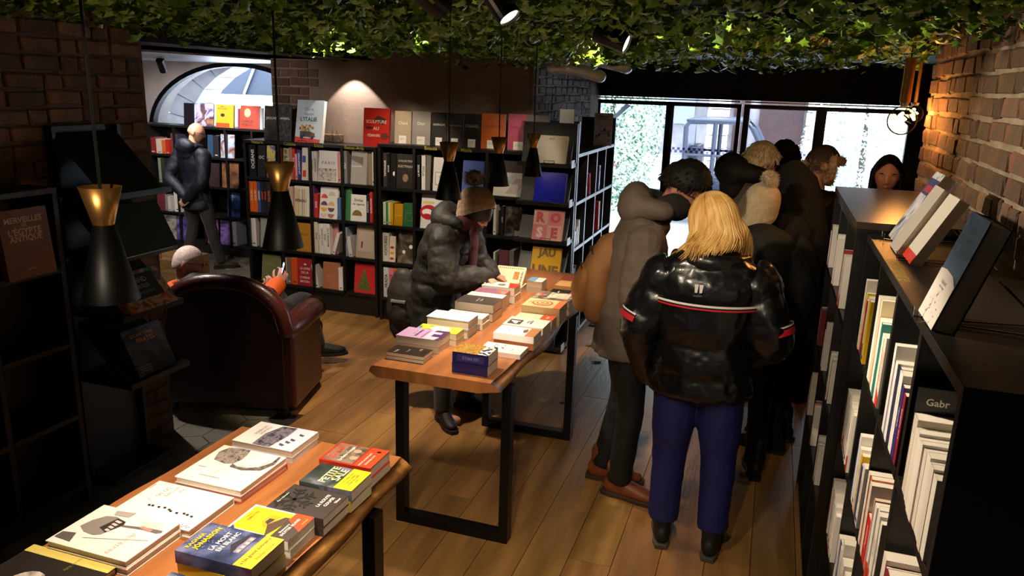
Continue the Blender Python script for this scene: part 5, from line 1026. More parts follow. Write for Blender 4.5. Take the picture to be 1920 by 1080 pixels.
# outline of the back seen from behind: wide rounded top falling to the arms
def back_top(x):         # x in -1..1
    return .60+.30*math.sqrt(max(0, 1-abs(x)**2.3))
W2 = .395
outline = [(-W2, .06)]+[(W2*s/14, back_top(s/14)) for s in range(-14, 15)]+[(W2, .06)]
mk('outer_back', prism([(x, z) for x, z in outline][::-1], -.0, .05), LEAD, AC, bevel=.012)
roll = [(W2*s/14*1.0, .045, back_top(s/14)-.028) for s in range(-14, 15)]
mk('back_roll', tube(roll, [.055]*len(roll), 12, ref=(0, 1, 0)), LEA, AC, smooth=True)
mk('inner_back', ([(x*.82, y, .40+(z-.40)*.95) for x, z in outline[1:-1] for y in (.06, .20)]+[], [(2*i, 2*i+1, 2*i+3, 2*i+2) for i in range(28)]+[tuple(2*i+1 for i in range(28, -1, -1))]), LEA, AC, smooth=False)
mk('stitching', tube([(x*.93, -.004, z*.965+.0) for x, z in outline[1:-1]], .0016, 5), mat('#a88a78', .7), AC)
for s in (-1, 1):
    mk('arm', tube([(s*(W2-.02), .06, .57), (s*(W2-.01), .14, .572), (s*(W2-.0), .25, .575), (s*(W2-.0), .42, .58), (s*(W2), .56, .575)], [(.07, .06), (.075, .072), (.082, .078), (.085, .08), (.08, .078)], 14, ref=(1, 0, 0)), LEA, AC, smooth=True)
    mk('arm_panel', box(min(s*(W2+.055), s*(W2-.075)), max(s*(W2+.055), s*(W2-.075)),   .02, .56, .06, .56), LEA, AC, bevel=.02)
    mk('arm_front', xf(lathe([(0, .0), (.075, .0), (.08, .012), (0, .014)], 20), Matrix.Translation((s*W2, .605, .575)) @ Matrix.Rotation(R(-90), 4, 'X')), LEAD, AC)
    for y in (.04, .50): mk('foot', lathe([(0, 0), (.022, 0), (.028, .06), (0, .06)], 12), mat('#1a100c', .5), AC, loc=(s*(W2-.03), y, 0))
mk('seat_frame', box(-W2+.07, W2-.07, .05, .55, .06, .30), LEAD, AC, bevel=.02)
mk('seat_cushion', box(-W2+.085, W2-.085, .16, .60, .30, .44), LEA, AC, bevel=.045)
# ================================================================== PEOPLE
CLOUD = bpy.data.textures.new('cloth_folds', 'CLOUDS'); CLOUD.noise_scale = .11; CLOUD.noise_depth = 2
FOLD2 = bpy.data.textures.new('small_folds', 'CLOUDS'); FOLD2.noise_scale = .045; FOLD2.noise_depth = 1
def soft(o, vox=.011, it=3, fold=0., tex=None):
    m = o.modifiers.new('remesh', 'REMESH'); m.mode = 'VOXEL'; m.voxel_size = vox; m.use_smooth_shade = True
    if it: s = o.modifiers.new('smooth', 'SMOOTH'); s.iterations = it; s.factor = .5
    if fold: d = o.modifiers.new('folds', 'DISPLACE'); d.texture = tex or CLOUD; d.strength = fold; d.mid_level = .5; d.texture_coords = 'LOCAL'
    if fold: d = o.modifiers.new('small_folds', 'DISPLACE'); d.texture = FOLD2; d.strength = fold*.30; d.mid_level = .5; d.texture_coords = 'LOCAL'
    return o
def gs(x, s): return math.exp(-(x/s)**2)
def head_vf(M, sc=1.):
    V, Fc = [], []; nr, ns = 26, 36
    for i in range(nr+1):
        el = -math.pi/2+math.pi*i/nr
        for j in range(ns):
            az = 2*math.pi*j/ns; dx, dy, dz = math.cos(el)*math.sin(az), math.cos(el)*math.cos(az), math.sin(el)
            x, y, z = .074*dx, .096*dy, .114*dz
            if dz < 0:
                k = -dz; x *= 1-.36*k**1.4; y = y*(1-.30*k)+.022*k
                if dy < 0: y += .02*k
            if dy > 0:
                y -= .010*gs(abs(x)-.031, .014)*gs(z-.006, .013)*dy; y += .008*gs(z-.028, .012)*gs(x, .05)*dy
                y += .026*gs(x, .011+.006*max(0, -z*20))*gs(z+.022, .017)*dy; y += .010*gs(x, .009)*gs(z-.0, .018)*dy
                y += .006*gs(x, .02)*gs(z+.054, .008)*dy+.006*gs(x, .022)*gs(z+.088, .014)*dy-.004*gs(x, .02)*gs(z+.068, .006)*dy
                y += .004*gs(abs(x)-.042, .016)*gs(z+.025, .018)*dy
            V.append(M @ (Vector((x, y, z))*sc))
    for i in range(nr):
        for j in range(ns): j2 = (j+1) % ns; Fc.append((i*ns+j, i*ns+j2, (i+1)*ns+j2, (i+1)*ns+j))
    out = [(V, Fc)]
    for s in (-1, 1): out.append(xf(ball((s*.076*sc, -.008*sc, -.008*sc), (.011*sc, .021*sc, .032*sc), 10, 8), M @ Matrix.Rotation(R(-12*s), 4, 'Z')))
    return out
def hand_vf(wr, d, nrm, side, curl=25., sc=1.):
    """wr wrist, d pointing direction, nrm palm normal, side +1 thumb along +cross"""
    d = Vector(d).normalized(); nrm = Vector(nrm); nrm = (nrm-d*nrm.dot(d)).normalized(); s = d.cross(nrm)*side; wr = Vector(wr); out = []
    out.append(tube([wr-d*.02, wr+d*.02*sc, wr+d*.055*sc, wr+d*.085*sc], [(.024, .019), (.030, .016), (.039, .015), (.037, .012)], 12, ref=s))
    for k, ln in enumerate((.070, .080, .075, .058)):
        off = (.033-.022*k)*sc; b = wr+d*.082*sc+s*off; a = 0; pts = [b-d*.015]; dr = (d+s*(.10-.07*k)).normalized()
        for q in (.42, .33, .25):
            a += R(curl); dd = dr*math.cos(a)+nrm*math.sin(a); b = b+dd*ln*q*sc; pts.append(b)
        out.append(tube(pts, [.0092*sc, .0088*sc, .0080*sc, .0066*sc], 8, ref=s))
    b = wr+d*.022*sc+s*.026*sc; pts = [b, b+(d*.5+s*.75+nrm*.25).normalized()*.034*sc]; pts.append(pts[-1]+(d*.8+s*.35+nrm*.4).normalized()*.028*sc); pts.append(pts[-1]+(d*.95+nrm*.35).normalized()*.022*sc)
    out.append(tube(pts, [.0125*sc, .0105*sc, .0092*sc, .0072*sc], 8, ref=nrm)); return out
def refine(P, rr, n):
    P = [Vector(p) for p in P]; rr = [(r, r) if not isinstance(r, (tuple, list)) else r for r in rr]; m = len(P)-1; oP, oR = [], []
    for i in range(n+1):
        t = i/n*m; k = min(int(t), m-1); u = t-k; p0, p1, p2, p3 = P[max(k-1, 0)], P[k], P[k+1], P[min(k+2, m)]
        oP.append(.5*((2*p1)+(p2-p0)*u+(2*p0-5*p1+4*p2-p3)*u*u+(3*p1-p0-3*p2+p3)*u**3)); us = u*u*(3-2*u)
        oR.append(tuple(rr[k][q]*(1-us)+rr[k+1][q]*us for q in (0, 1)))
    return oP, oR
def quilt(P, rr, n, bands, amp):
    oP, oR = refine(P, rr, n); return oP, [(a*(1-amp+amp*1.3*abs(math.sin(math.pi*bands*i/n))**.6), b*(1-amp+amp*1.3*abs(math.sin(math.pi*bands*i/n))**.6)) for i, (a, b) in enumerate(oR)]
SKIN = mat('#b98468', .5, var=.08, scale=20); SKINP = mat('#c9977c', .5, var=.08, scale=20)
LENS = mat('#1a1512', .3)
class Person:
    def __init__(s, label, loc, head_deg, height, J=None, hd=(0, 0, 0), skin=None, vox=.008, hands=None, female=False):
        s.t = empty('person', (loc[0], loc[1], 0), (0, 0, R(head_deg-90))); tag(s.t, label, 'person'); s.k = height/1.75; k = s.k
        s.Mi = (Matrix.Translation((loc[0], loc[1], 0)) @ Matrix.Rotation(R(head_deg-90), 4, 'Z')).inverted()
        D = dict(pelvis=(0, 0, .94), waist=(0, .005, 1.09), chest=(0, -.01, 1.30), neck=(0, 0, 1.475), head=(0, .025, 1.632), shR=(.185, -.01, 1.415), elR=(.245, -.04, 1.13), wrR=(.235, .07, .90), shL=(-.185, -.01, 1.415), elL=(-.245, -.04, 1.13), wrL=(-.235, .07, .90), hipR=(.095, 0, .91), knR=(.105, .02, .50), anR=(.105, -.03, .085), hipL=(-.095, 0, .91), knL=(-.105, .02, .50), anL=(-.105, -.03, .085))
        s.J = {a: Vector(v)*k for a, v in D.items()}
        for a, v in (J or {}).items(): s.J[a] = s.Mi @ Vector(v[1:]) if v[0] == 'w' else Vector(v)*k
        s.H = Matrix.Translation(s.J['head']) @ Matrix.Rotation(R(hd[0]), 4, 'Z') @ Matrix.Rotation(R(-hd[1]), 4, 'X') @ Matrix.Rotation(R(hd[2]), 4, 'Y')
        s.skin = skin or SKIN; s.hands = hands or {}; s.vox = vox; s.toes = {}; s.f = female
    def w(s, *p): return s.Mi @ Vector(p)
    def body(s):
        J, k = s.J, s.k; parts = head_vf(s.H, k)
        parts.append(tube([J['neck']-Vector((0, 0, .03)), s.H @ Vector((0, -.018, -.05))], [.052*k, .05*k], 12))
        parts.append(tube([J['pelvis'], J['waist'], J['chest'], J['neck']-Vector((0, 0, .02))], [(.13*k, .085*k), (.115*k, .08*k), (.135*k, .09*k), (.055*k, .05*k)], 14))
        for q, sg in (('R', 1), ('L', -1)):
            parts.append(tube([J['chest'], J['sh'+q], J['el'+q], J['wr'+q]], [.06*k, .046*k, .036*k, .026*k], 10))
            d = (J['wr'+q]-J['el'+q]).normalized(); hd_ = s.hands.get(q, {})
            parts += hand_vf(J['wr'+q], hd_.get('d', d), hd_.get('n', (-sg, .3, 0)), hd_.get('side', sg), hd_.get('curl', 28), k)
            parts.append(tube([J['pelvis'], J['hip'+q], J['kn'+q], J['an'+q]], [.08*k, .072*k, .048*k, .034*k], 10))
            parts.append(tube([J['an'+q]+Vector((0, -.01, -.02)), J['an'+q]+Vector((0, .11*k, -.05*k))], [.03*k, .028*k], 8))
        s.b = soft(mk('body', join(*parts), s.skin, s.t), s.vox, 1); return s
    def eyes(s, iris='#2a1c14', shut=False):
        for sg in (-1, 1):
            e_ = None if shut else mk('eye', xf(ball((0, 0, 0), .0105*s.k, 10, 8), s.H @ Matrix.Translation((sg*.030*s.k, .074*s.k, .004*s.k))), INKW, s.t, smooth=True)
            if e_: mk('iris', xf(ball((0, 0, 0), .0058*s.k, 8, 6), s.H @ Matrix.Translation((sg*.030*s.k, .0805*s.k, .003*s.k))), mat(iris, .2), e_, smooth=True)
            mk('eyebrow', xf(tube([(sg*.016, .091, .024), (sg*.032, .089, .030), (sg*.047, .078, .026)], [.0028, .0034, .002], 6), s.H @ Matrix.Scale(s.k, 4)), mat('#1d1410', .7), s.t)
        mk('lips', xf(tube([(-.022, .084, -.053), (-.008, .0935, -.052), (.008, .0935, -.052), (.022, .084, -.053)], [.002, .0052, .0052, .002], 6, ref=(0, 0, 1)), s.H @ Matrix.Scale(s.k, 4)), mat('#8f4a44', .4), s.t, smooth=True); return s
    def glasses(s):
        p = []
        for sg in (-1, 1):
            p.append(tube([(sg*.032+.021*math.cos(a*.524), .098-abs(sg*.032+.021*math.cos(a*.524))*.12, .004+.016*math.sin(a*.524)) for a in range(13)], .0022, 6, cap=False))
            p.append(tube([(sg*.054, .09, .008), (sg*.080, .04, .008), (sg*.083, -.015, .004)], .0024, 6))
        p.append(tube([(-.011, .101, .006), (.011, .101, .006)], .002, 6)); mk('glasses', xf(join(*p), s.H @ Matrix.Scale(s.k, 4)), LENS, s.t); return s
    def jacket(s, m, hem=-.12, thick=.035, bands=0, amp=.06, vox=.011, fold=.012, sleeve=1., name='jacket', collar=.0, wide=1., zip_=False, flare=1.1):
        J, k = s.J, s.k; up = (J['waist']-J['pelvis']).normalized(); c = thick
        hemp = J['pelvis']+Vector((0, 0, hem*k)); P = [hemp, J['pelvis'], J['waist'], J['chest'], (J['shR']+J['shL'])/2+Vector((0, 0, .0)), J['neck']+Vector((0, 0, .005+collar))]
        W = lambda a, b: ((a*k+c)*wide, b*k+c)
        rr = [tuple(v*flare for v in W(.155, .115)), W(.15, .112), W(.135, .102), W(.16, .112), W(.165, .085), (.075*k+c*.5, .075*k+c*.5)]
        n = max(20, bands*6); P2, r2 = quilt(P, rr, n, bands, amp) if bands else refine(P, rr, 20); parts = [tube(P2, r2, 24, cap=False)]; sl = []
        for q in 'RL':
            e_ = J['wr'+q].lerp(J['el'+q], 1-sleeve); mid = (J['shR']+J['shL'])/2; so = J['sh'+q].lerp(mid, .10)+(J['el'+q]-J['sh'+q])*.11; A = [so.lerp(mid, .38)+(J['el'+q]-J['sh'+q])*.06, so, J['sh'+q].lerp(J['el'+q], .5), J['el'+q], J['el'+q].lerp(e_, .5), e_]; ra = [.070*k+c*.7, .068*k+c*.8, .062*k+c*.8, .056*k+c*.75, .048*k+c*.7, .038*k+c*.55]
            b_ = max(0, int(bands*1.3)); A2, r3 = quilt(A, ra, max(18, b_*6), b_, amp) if bands else refine(A, ra, 18); sl.append(tube(A2, r3, 16))
        s.jk = soft(mk(name, join(*parts), m, s.t), vox, 2, fold)
        for q in sl: soft(mk('sleeve', q, m, s.t), vox, 2, fold*1.2)
        return s
    def trousers(s, m, wide=1., vox=.011, low=.06, fold=.010):
        J, k = s.J, s.k; parts = [tube([J['waist'], J['pelvis'], J['pelvis']-Vector((0, 0, .06*k))], [(.125*k, .09*k), (.148*k, .108*k), (.138*k, .105*k)], 16)]
        for q in 'RL':
            P = [J['hip'+q]+Vector((0, 0, .03)), J['hip'+q].lerp(J['kn'+q], .5), J['kn'+q], J['kn'+q].lerp(J['an'+q], .5), J['an'+q]+(J['kn'+q]-J['an'+q]).normalized()*(low-.06)]
            P2, r2 = refine(P, [.088*k*wide, .086*k*wide, .070*k*wide, .064*k*wide, .064*k*wide], 16); parts.append(tube(P2, r2, 14, cap=False))
        soft(mk('trousers', join(*parts), m, s.t), vox, 2, fold); return s
    def boots(s, m, sole=None, high=.12, yaw=(0, 0), sz=1.):
        J, k = s.J, s.k
        for q, a in (('R', yaw[0]), ('L', yaw[1])):
            an = J['an'+q]; M = Matrix.Translation((an.x, an.y, an.z-.085*k)) @ Matrix.Rotation(R(a), 4, 'Z') @ Matrix.Scale(k*sz, 4)
            p = [tube([(0, -.05, .055), (0, .0, .058), (0, .07, .05), (0, .14, .04), (0, .185, .034)], [(.036, .05), (.040, .055), (.045, .044), (.047, .034), (.036, .026)], 14)]
            p.append(tube([(0, -.015, .05), (0, -.015, .1), (0, -.01, .085+high)], [(.045, .055), (.044, .052), (.052, .056)], 14))
            b_ = soft(mk('boot', xf(join(*p), M), m, s.t), .009, 2)
            V = [(x*w_, y, z) for z in (0, .024) for x, y, w_ in ((.03, -.09, 1), (.042, -.04, 1), (.038, .03, 1), (.05, .12, 1), (.044, .18, 1), (.02, .222, 1), (-.02, .222, 1), (-.044, .18, 1), (-.05, .12, 1), (-.038, .03, 1), (-.042, -.04, 1), (-.03, -.09, 1))]
            mk('sole', xf((V, [tuple(range(11, -1, -1)), tuple(range(12, 24))]+[(i, (i+1) % 12, (i+1) % 12+12, i+12) for i in range(12)]), M), sole or mat('#15120f', .7), b_, bevel=.004)
        return s
    def cap_hair(s, m, cover=.15, thick=.012, low_back=-.06, tuft=0., fringe=.03, name='hair', seed=1, locks=0, lr=.006, ll=.05):
        """hair shell over the skull; front hairline at z=fringe, nape at z=low_back"""
        V, Fc = [], []; g_ = random.Random(seed); nr, ns = 16, 32
        for i in range(nr+1):
            for j in range(ns):
                az = 2*math.pi*j/ns; f_ = (1+math.cos(az))/2; lo = low_back*(1-f_**1.5)+fringe*f_**1.5
                el0 = math.asin(max(-.99, min(.99, lo/.118))); el = el0+(math.pi/2-el0)*i/nr; dx, dy, dz = math.cos(el)*math.sin(az), math.cos(el)*math.cos(az), math.sin(el)
                q = thick+tuft*g_.random()*(1 if i > 0 else 0); V.append(s.H @ (Vector(((.077+q)*dx, (.099+q)*dy, (.117+q)*dz+.001))*s.k))
        for i in range(nr):
            for j in range(ns): j2 = (j+1) % ns; Fc.append((i*ns+j, i*ns+j2, (i+1)*ns+j2, (i+1)*ns+j))
        parts = [(V, Fc)]
        for q in range(locks):
            az = g_.uniform(0, 6.28); f_ = (1+math.cos(az))/2; lo = low_back*(1-f_**1.5)+fringe*f_**1.5; u = g_.uniform(lo+.01, .115); ce = math.sqrt(max(.0, 1-(u/.118)**2)); b_ = Vector(((.082)*ce*math.sin(az), .104*ce*math.cos(az), u)); nrm_ = b_.normalized()
            d = (Vector((math.sin(az)*.4, math.cos(az)*.5, -.7))+Vector([g_.uniform(-.5, .5) for _ in range(3)])).normalized(); d = (d-nrm_*d.dot(nrm_)*.6).normalized()
            p = [b_, b_+d*ll*.5+nrm_*.012, b_+d*ll+nrm_*g_.uniform(.0, .016)]; parts.append(xf(tube(p, [lr, lr*.9, lr*.25], 5), s.H @ Matrix.Scale(s.k, 4)))
        return mk(name, join(*parts), m, s.t, smooth=True)
    def beanie(s, m, pom=None, prad=.05, fringe=.02, back=-.045, hgt=.15, thick=.022, tilt=0.):
        HM = s.H @ Matrix.Rotation(R(tilt), 4, 'X')
        V, Fc = [], []; nr, ns = 40, 96
        for i in range(nr+1):
            for j in range(ns):
                az = 2*math.pi*j/ns; f_ = (1+math.cos(az))/2; lo = back*(1-f_)+fringe*f_; t = i/nr; z = lo+(hgt-lo)*math.sin(t*math.pi/2)
                rr_ = math.cos(t*math.pi/2)**.55; rib = .0055*abs(math.sin(az*ns/4))*(1 if t > .16 else .4)+.0030*abs(math.sin(t*44)); q = thick+rib+(.006 if t < .16 else 0)
                V.append(HM @ (Vector(((.078+q)*rr_*math.sin(az), (.1+q)*rr_*math.cos(az)-.006, z))*s.k))
        for i in range(nr):
            for j in range(ns): j2 = (j+1) % ns; Fc.append((i*ns+j, i*ns+j2, (i+1)*ns+j2, (i+1)*ns+j))
        h = mk('knitted_hat', (V, Fc), m, s.t, smooth=True)
        if pom: 
            c = Vector((0, -.02, hgt+prad*.75)); g_ = random.Random(4); pv = [ball(c, prad*.72, 12, 8)]; Vs, Fs = [], []
            for q in range(900):
                d = Vector((g_.gauss(0, 1), g_.gauss(0, 1), g_.gauss(0, 1))).normalized(); o1 = d.orthogonal().normalized()*.0022; n_ = len(Vs); tip = c+(d+Vector((g_.uniform(-.25, .25), g_.uniform(-.25, .25), -.1))).normalized()*prad*g_.uniform(.95, 1.25); Vs += [c+d*prad*.6-o1, c+d*prad*.6+o1, tip]; Fs.append((n_, n_+1, n_+2))
            mk('pompom', xf(join(pv[0], (Vs, Fs)), HM @ Matrix.Scale(s.k, 4)), pom, h)
        return h
    def scarf(s, m, r=.04, rad=.085, dz=.0, drop=None):
        c = s.J['neck']+Vector((0, .01, dz)); p = [c+Vector((rad*s.k*math.cos(a*.4833), rad*s.k*1.05*math.sin(a*.4833), .018*math.sin(a*.9))) for a in range(14)]
        parts = [tube(p, [(r*1.25, r)]*14, 12, ref=(0, 0, 1))]
        for q in drop or []: parts.append(tube(q[0], q[1], 10, ref=(1, 0, 0)))
        soft(mk('scarf', join(*parts), m, s.t), .009, 2, .008); return s
    def hood_down(s, m, sz=1., back=-.10, dz=.03, name='hood'):
        c = s.J['neck']+Vector((0, 0, dz)); q = sz; P = [c+Vector((.125*q*math.sin(a), -.115*q*math.cos(a)-.01, .012-.03*(1-math.cos(a))/2)) for a in [R(x) for x in range(-105, 106, 15)]]
        rr = [(.030*q+.030*q*(1+math.cos(R(x)))/2, .028*q+.034*q*(1+math.cos(R(x)))/2) for x in range(-105, 106, 15)]
        parts = [tube(P, rr, 12, ref=(0, 0, 1)), ball(c+Vector((0, back*q-.045, .005)), (.145*q, .088*q, .105*q), 18, 12), ball(c+Vector((0, back*q-.03, -.09*q)), (.11*q, .07*q, .09*q), 16, 10)]
        soft(mk(name, join(*parts), m, s.t), .010, 3, .02); return s

def fabric(c, rough=.75, sheen=.15, var=.15, bump=.35, bs=180): return mat(c, rough, var=var, scale=6, bump=bump, bscale=bs, sheen=sheen)
# ---- 1 bald man with his hands behind his back
NAVY = mat('#0c0e1e', .62, var=.15, scale=5, bump=.15, bscale=120); TROU = fabric('#2f2822')
p = Person('standing bald person in a navy padded jacket, hands clasped behind, facing comics', (-6.0, 6.98), 84, 1.62, J=dict(wrR=(.01, -.175, .86), elR=(.27, -.16, 1.10), wrL=(-.03, -.15, .90), elL=(-.27, -.14, 1.10), anR=(.20, .12, .085), knR=(.15, .05, .50), anL=(-.13, -.10, .085), knL=(-.12, .02, .5), head=(.01, .05, 1.63)), hd=(-48, 14, 0), skin=mat('#c08d6e', .42, var=.08, scale=20), hands=dict(R=dict(d=(-.7, -.15, -.5), n=(0, .9, 0), side=-1, curl=30), L=dict(d=(.5, -.1, -.6), n=(0, -1, 0), side=-1, curl=30)))
p.body().glasses().jacket(NAVY, hem=-.20, thick=.024, bands=8, amp=.018, fold=.014).trousers(TROU, 1.0).boots(fabric('#3a2c20', .5, 0), high=.06, yaw=(-38, 6)).hood_down(NAVY, .85, -.08, .0)
# ---- 2 seated man with a phone
BLK = mat('#141314', .5, var=.2, scale=6, bump=.3, bscale=90)
p = Person('seated white haired person in black and orange jacket in the leather armchair', (-3.28, 4.15), 72, 1.70, J=dict(pelvis=('w', -3.240, 4.220, 0.530), waist=('w', -3.410, 4.100, 0.590), chest=('w', -3.540, 4.030, 0.690), neck=('w', -3.610, 4.040, 0.790), head=('w', -3.620, 4.085, 0.895), shR=('w', -3.410, 4.000, 0.725), shL=('w', -3.690, 4.080, 0.725), elR=('w', -3.130, 4.200, 0.670), wrR=('w', -3.125, 4.360, 0.735), elL=('w', -3.690, 4.290, 0.590), wrL=('w', -3.340, 4.420, 0.690), hipR=('w', -3.150, 4.250, 0.520), knR=('w', -3.120, 4.680, 0.540), anR=('w', -3.130, 4.830, 0.150), hipL=('w', -3.330, 4.280, 0.520), knL=('w', -3.380, 4.700, 0.540), anL=('w', -3.400, 4.950, 0.130)), hd=(-34, 12, -8), skin=mat('#c98f7c', .5, var=.1, scale=20), hands=dict(R=dict(d=(.05, .45, .6), n=(-.8, .3, .2), side=1, curl=34), L=dict(d=(.9, .3, .2), n=(.2, .2, .9), side=-1, curl=40)), vox=.006)
p.body().glasses().jacket(BLK, hem=.0, thick=.03, fold=.012, sleeve=.9).trousers(fabric('#1b1a1c')).boots(BLK, high=.16, yaw=(-35, -10), sz=1.05)
p.cap_hair(mat('#d0b6a8', .6, var=.15, scale=60), thick=.003, tuft=.003, fringe=.07, low_back=-.05)
ORJ = mat('#d8581c', .55, var=.15, scale=12)
J = p.J; soft(mk('orange_cuff', join(tube([J['elR'].lerp(J['wrR'], .45), J['elR'].lerp(J['wrR'], .98)], [.068, .062], 14)), ORJ, p.t), .008, 1, .006)
soft(mk('orange_collar', tube([J['neck']+Vector((.10*math.cos(a*.48), .10*math.sin(a*.48), -.035)) for a in range(14)], .026, 10, ref=(0, 0, 1)), ORJ, p.t), .008, 1)
PH = empty('smartphone', J['wrR'] @ Matrix.Identity(3)); PH.matrix_world = p.t.matrix_basis @ Matrix.Translation(J['wrR']+Vector((-.012, .055, .085))) @ Matrix.Rotation(R(-30), 4, 'Z') @ Matrix.Rotation(R(-18), 4, 'X'); tag(PH, 'black smartphone with a lit screen held by the seated person', 'phone')
mk('phone_body', box(-.034, .034, -.004, .004, -.065, .065), mat('#0d0d10', .3), PH, bevel=.003); sc_ = mk('screen', box(-.031, .031, -.0046, -.0041, -.060, .060), mat('#b8c8e0', .3, emit='#a8c0ec', estr=1.6), PH)
for i in range(4): mk('screen_tile', box(-.026+.02*(i % 2), -.008+.02*(i % 2), -.0050, -.0047, .02-.025*(i//2), .04-.025*(i//2)), mat('#4a5a7a', .3, emit='#4a6aa0', estr=.5), sc_)
# ---- 3 woman in the pompom hat reading at the long table
COAT = mat('#1b1815', .68, var=.18, scale=5, bump=.2, bscale=100); BURG = fabric('#3d0c15', .85, 0.)
p = Person('person in knitted pompom hat and dark puffer coat leaning over the long table', (-1.86, 4.36), -4, 1.62, J=dict(pelvis=('w', -1.94, 4.36, .84), waist=('w', -1.93, 4.36, .98), chest=('w', -1.86, 4.36, 1.16), neck=('w', -1.765, 4.36, 1.285), head=('w', -1.675, 4.36, 1.355), shR=('w', -1.82, 4.20, 1.215), shL=('w', -1.82, 4.52, 1.215), elR=('w', -1.76, 4.09, .985), wrR=('w', -1.60, 4.33, .965), elL=('w', -1.78, 4.62, 1.00), wrL=('w', -1.62, 4.52, .93), hipR=('w', -1.93, 4.27, .82), hipL=('w', -1.93, 4.45, .82), knR=('w', -1.84, 4.24, .46), knL=('w', -1.80, 4.48, .46), anR=('w', -1.83, 4.23, .08), anL=('w', -1.78, 4.50, .08)), hd=(-14, 34, 0), skin=mat('#c08a70', .5, var=.08, scale=20), hands=dict(R=dict(d=(.3, .9, -.25), n=(.2, 0, -1), side=-1, curl=14), L=dict(d=(.0, .9, -.1), n=(0, 0, -1), side=1, curl=22)), vox=.0055)
p.body().eyes().glasses().jacket(COAT, hem=-.26, thick=.05, bands=7, amp=.055, fold=.026, vox=.009, flare=1.05).trousers(fabric('#2a2b24')).boots(mat('#0f0e0e', .6, var=.2, scale=20, bump=.3), high=.22, yaw=(-42, -6))
p.hood_down(COAT, .95, -.07, .02); p.scarf(BURG, .042, .085, .0, drop=[([p.J['neck']+Vector((.04, .09, 0)), p.J['chest']+Vector((.05, .20, 0)), p.J['waist']+Vector((.05, .26, 0))], [(.04, .025), (.05, .025), (.05, .02)])])
KNIT = mat('#9a7a5a', .85, col2='#6f5540', scale=40, bump=.6, bscale=160, sheen=.3)
p.beanie(KNIT, mat('#a8917c', .9, col2='#5a4a3e', scale=30), .075, .035, -.055, .165, tilt=36, thick=.03)
p.cap_hair(mat('#1f1512', .5), thick=.010, low_back=-.10, fringe=.012, name='hair')
BG = empty('shoulder_bag', p.t.matrix_basis @ (p.J['pelvis']+Vector((.06, -.20, -.10)))); tag(BG, 'dark padded shoulder bag hanging behind the pompom hat person', 'bag')
soft(mk('bag_body', tube([(0, 0, -.19), (0, 0, -.06), (0, .0, .08), (0, .0, .18)], [(.09, .07), (.12, .09), (.11, .08), (.07, .05)], 16), mat('#2b2724', .6, var=.2, scale=5), BG), .010, 2, .02); mk('buckle', box(-.05, .05, -.09, -.075, .02, .035), mat('#8a8a8a', .4), BG)
# ---- 4 dark haired man with the backpack
GCOAT = mat('#5b4e43', .75, var=.12, scale=5, bump=.3, bscale=150); DPANT = mat('#0c0a09', .7, var=.2, scale=5, bump=.3)
p = Person('dark haired person in a brown grey coat with backpack, bending to the right', (-.63, 3.80), 12, 1.82, J=dict(head=(.02, .225, 1.585), neck=(.01, .125, 1.455), chest=(0, .04, 1.29), shR=(.20, .06, 1.385), shL=(-.19, .06, 1.385), elR=(.275, .03, 1.10), wrR=(.21, .24, .95), elL=(-.22, .06, 1.12), wrL=(-.17, .26, .98), anR=(.07, .02, .085), anL=(-.10, -.06, .085), knR=(.09, .05, .5)), hd=(-16, 30, 6), skin=mat('#a8715a', .5, var=.08, scale=20), vox=.0065)
p.body().eyes().glasses().jacket(GCOAT, hem=-.17, thick=.032, fold=.030, vox=.009).trousers(DPANT, 1.0).boots(mat('#7a3f1c', .5, var=.2, scale=12, bump=.2), mat('#3a2718', .7), high=.08, yaw=(-22, -8))
p.hood_down(mat('#5a4d42', .75, var=.12, scale=5, bump=.3), 1.05, -.07, .04); p.scarf(fabric('#1c1816', .9, 0.), .052, .088, .04)
p.cap_hair(mat('#0c0705', .65, var=.4, scale=40, spec=.25), thick=.018, tuft=.012, low_back=-.015, fringe=.062, locks=460, lr=.0055, ll=.036, seed=3)
PK = empty('backpack', p.t.matrix_basis @ Vector((-.02, -.145, 1.18)), (R(-9), 0, R(12-90))); tag(PK, 'ochre canvas backpack worn by the dark haired person', 'backpack')
CANV = mat('#a8743a', .75, var=.15, scale=6, bump=.4, bscale=200); CANB = mat('#8f6238', .75, var=.15, scale=6, bump=.4, bscale=200)
soft(mk('main_pouch', tube([(0, .02, -.19), (0, .0, -.10), (0, -.01, .05), (0, .03, .17), (0, .06, .22)], [(.115, .065), (.15, .085), (.145, .085), (.12, .075), (.07, .04)], 20), CANB, PK), .011, 3, .012)
soft(mk('front_pocket', tube([(0, -.06, -.16), (0, -.08, -.08), (0, -.07, .01)], [(.09, .05), (.12, .055), (.11, .045)], 18), CANV, PK), .011, 3, .008)
mk('zip', tube([(-.06, -.098, .03), (-.03, -.108, .04), (.03, -.108, .04), (.06, -.098, .03)], .004, 6), mat('#5a2c20', .5), PK)
mk('buckle_strap', tube([(-.07, -.062, .12), (-.03, -.072, .13), (.03, -.072, .13), (.07, -.062, .12)], .008, 8), mat('#3a2a22', .6), PK)
for s_ in (-1, 1): mk('shoulder_strap', tube([(s_*.06, .05, .20), (s_*.075, .11, .235), (s_*.085, .19, .20), (s_*.09, .22, .08)], [(.024, .008)]*4, 8), CANB, PK)
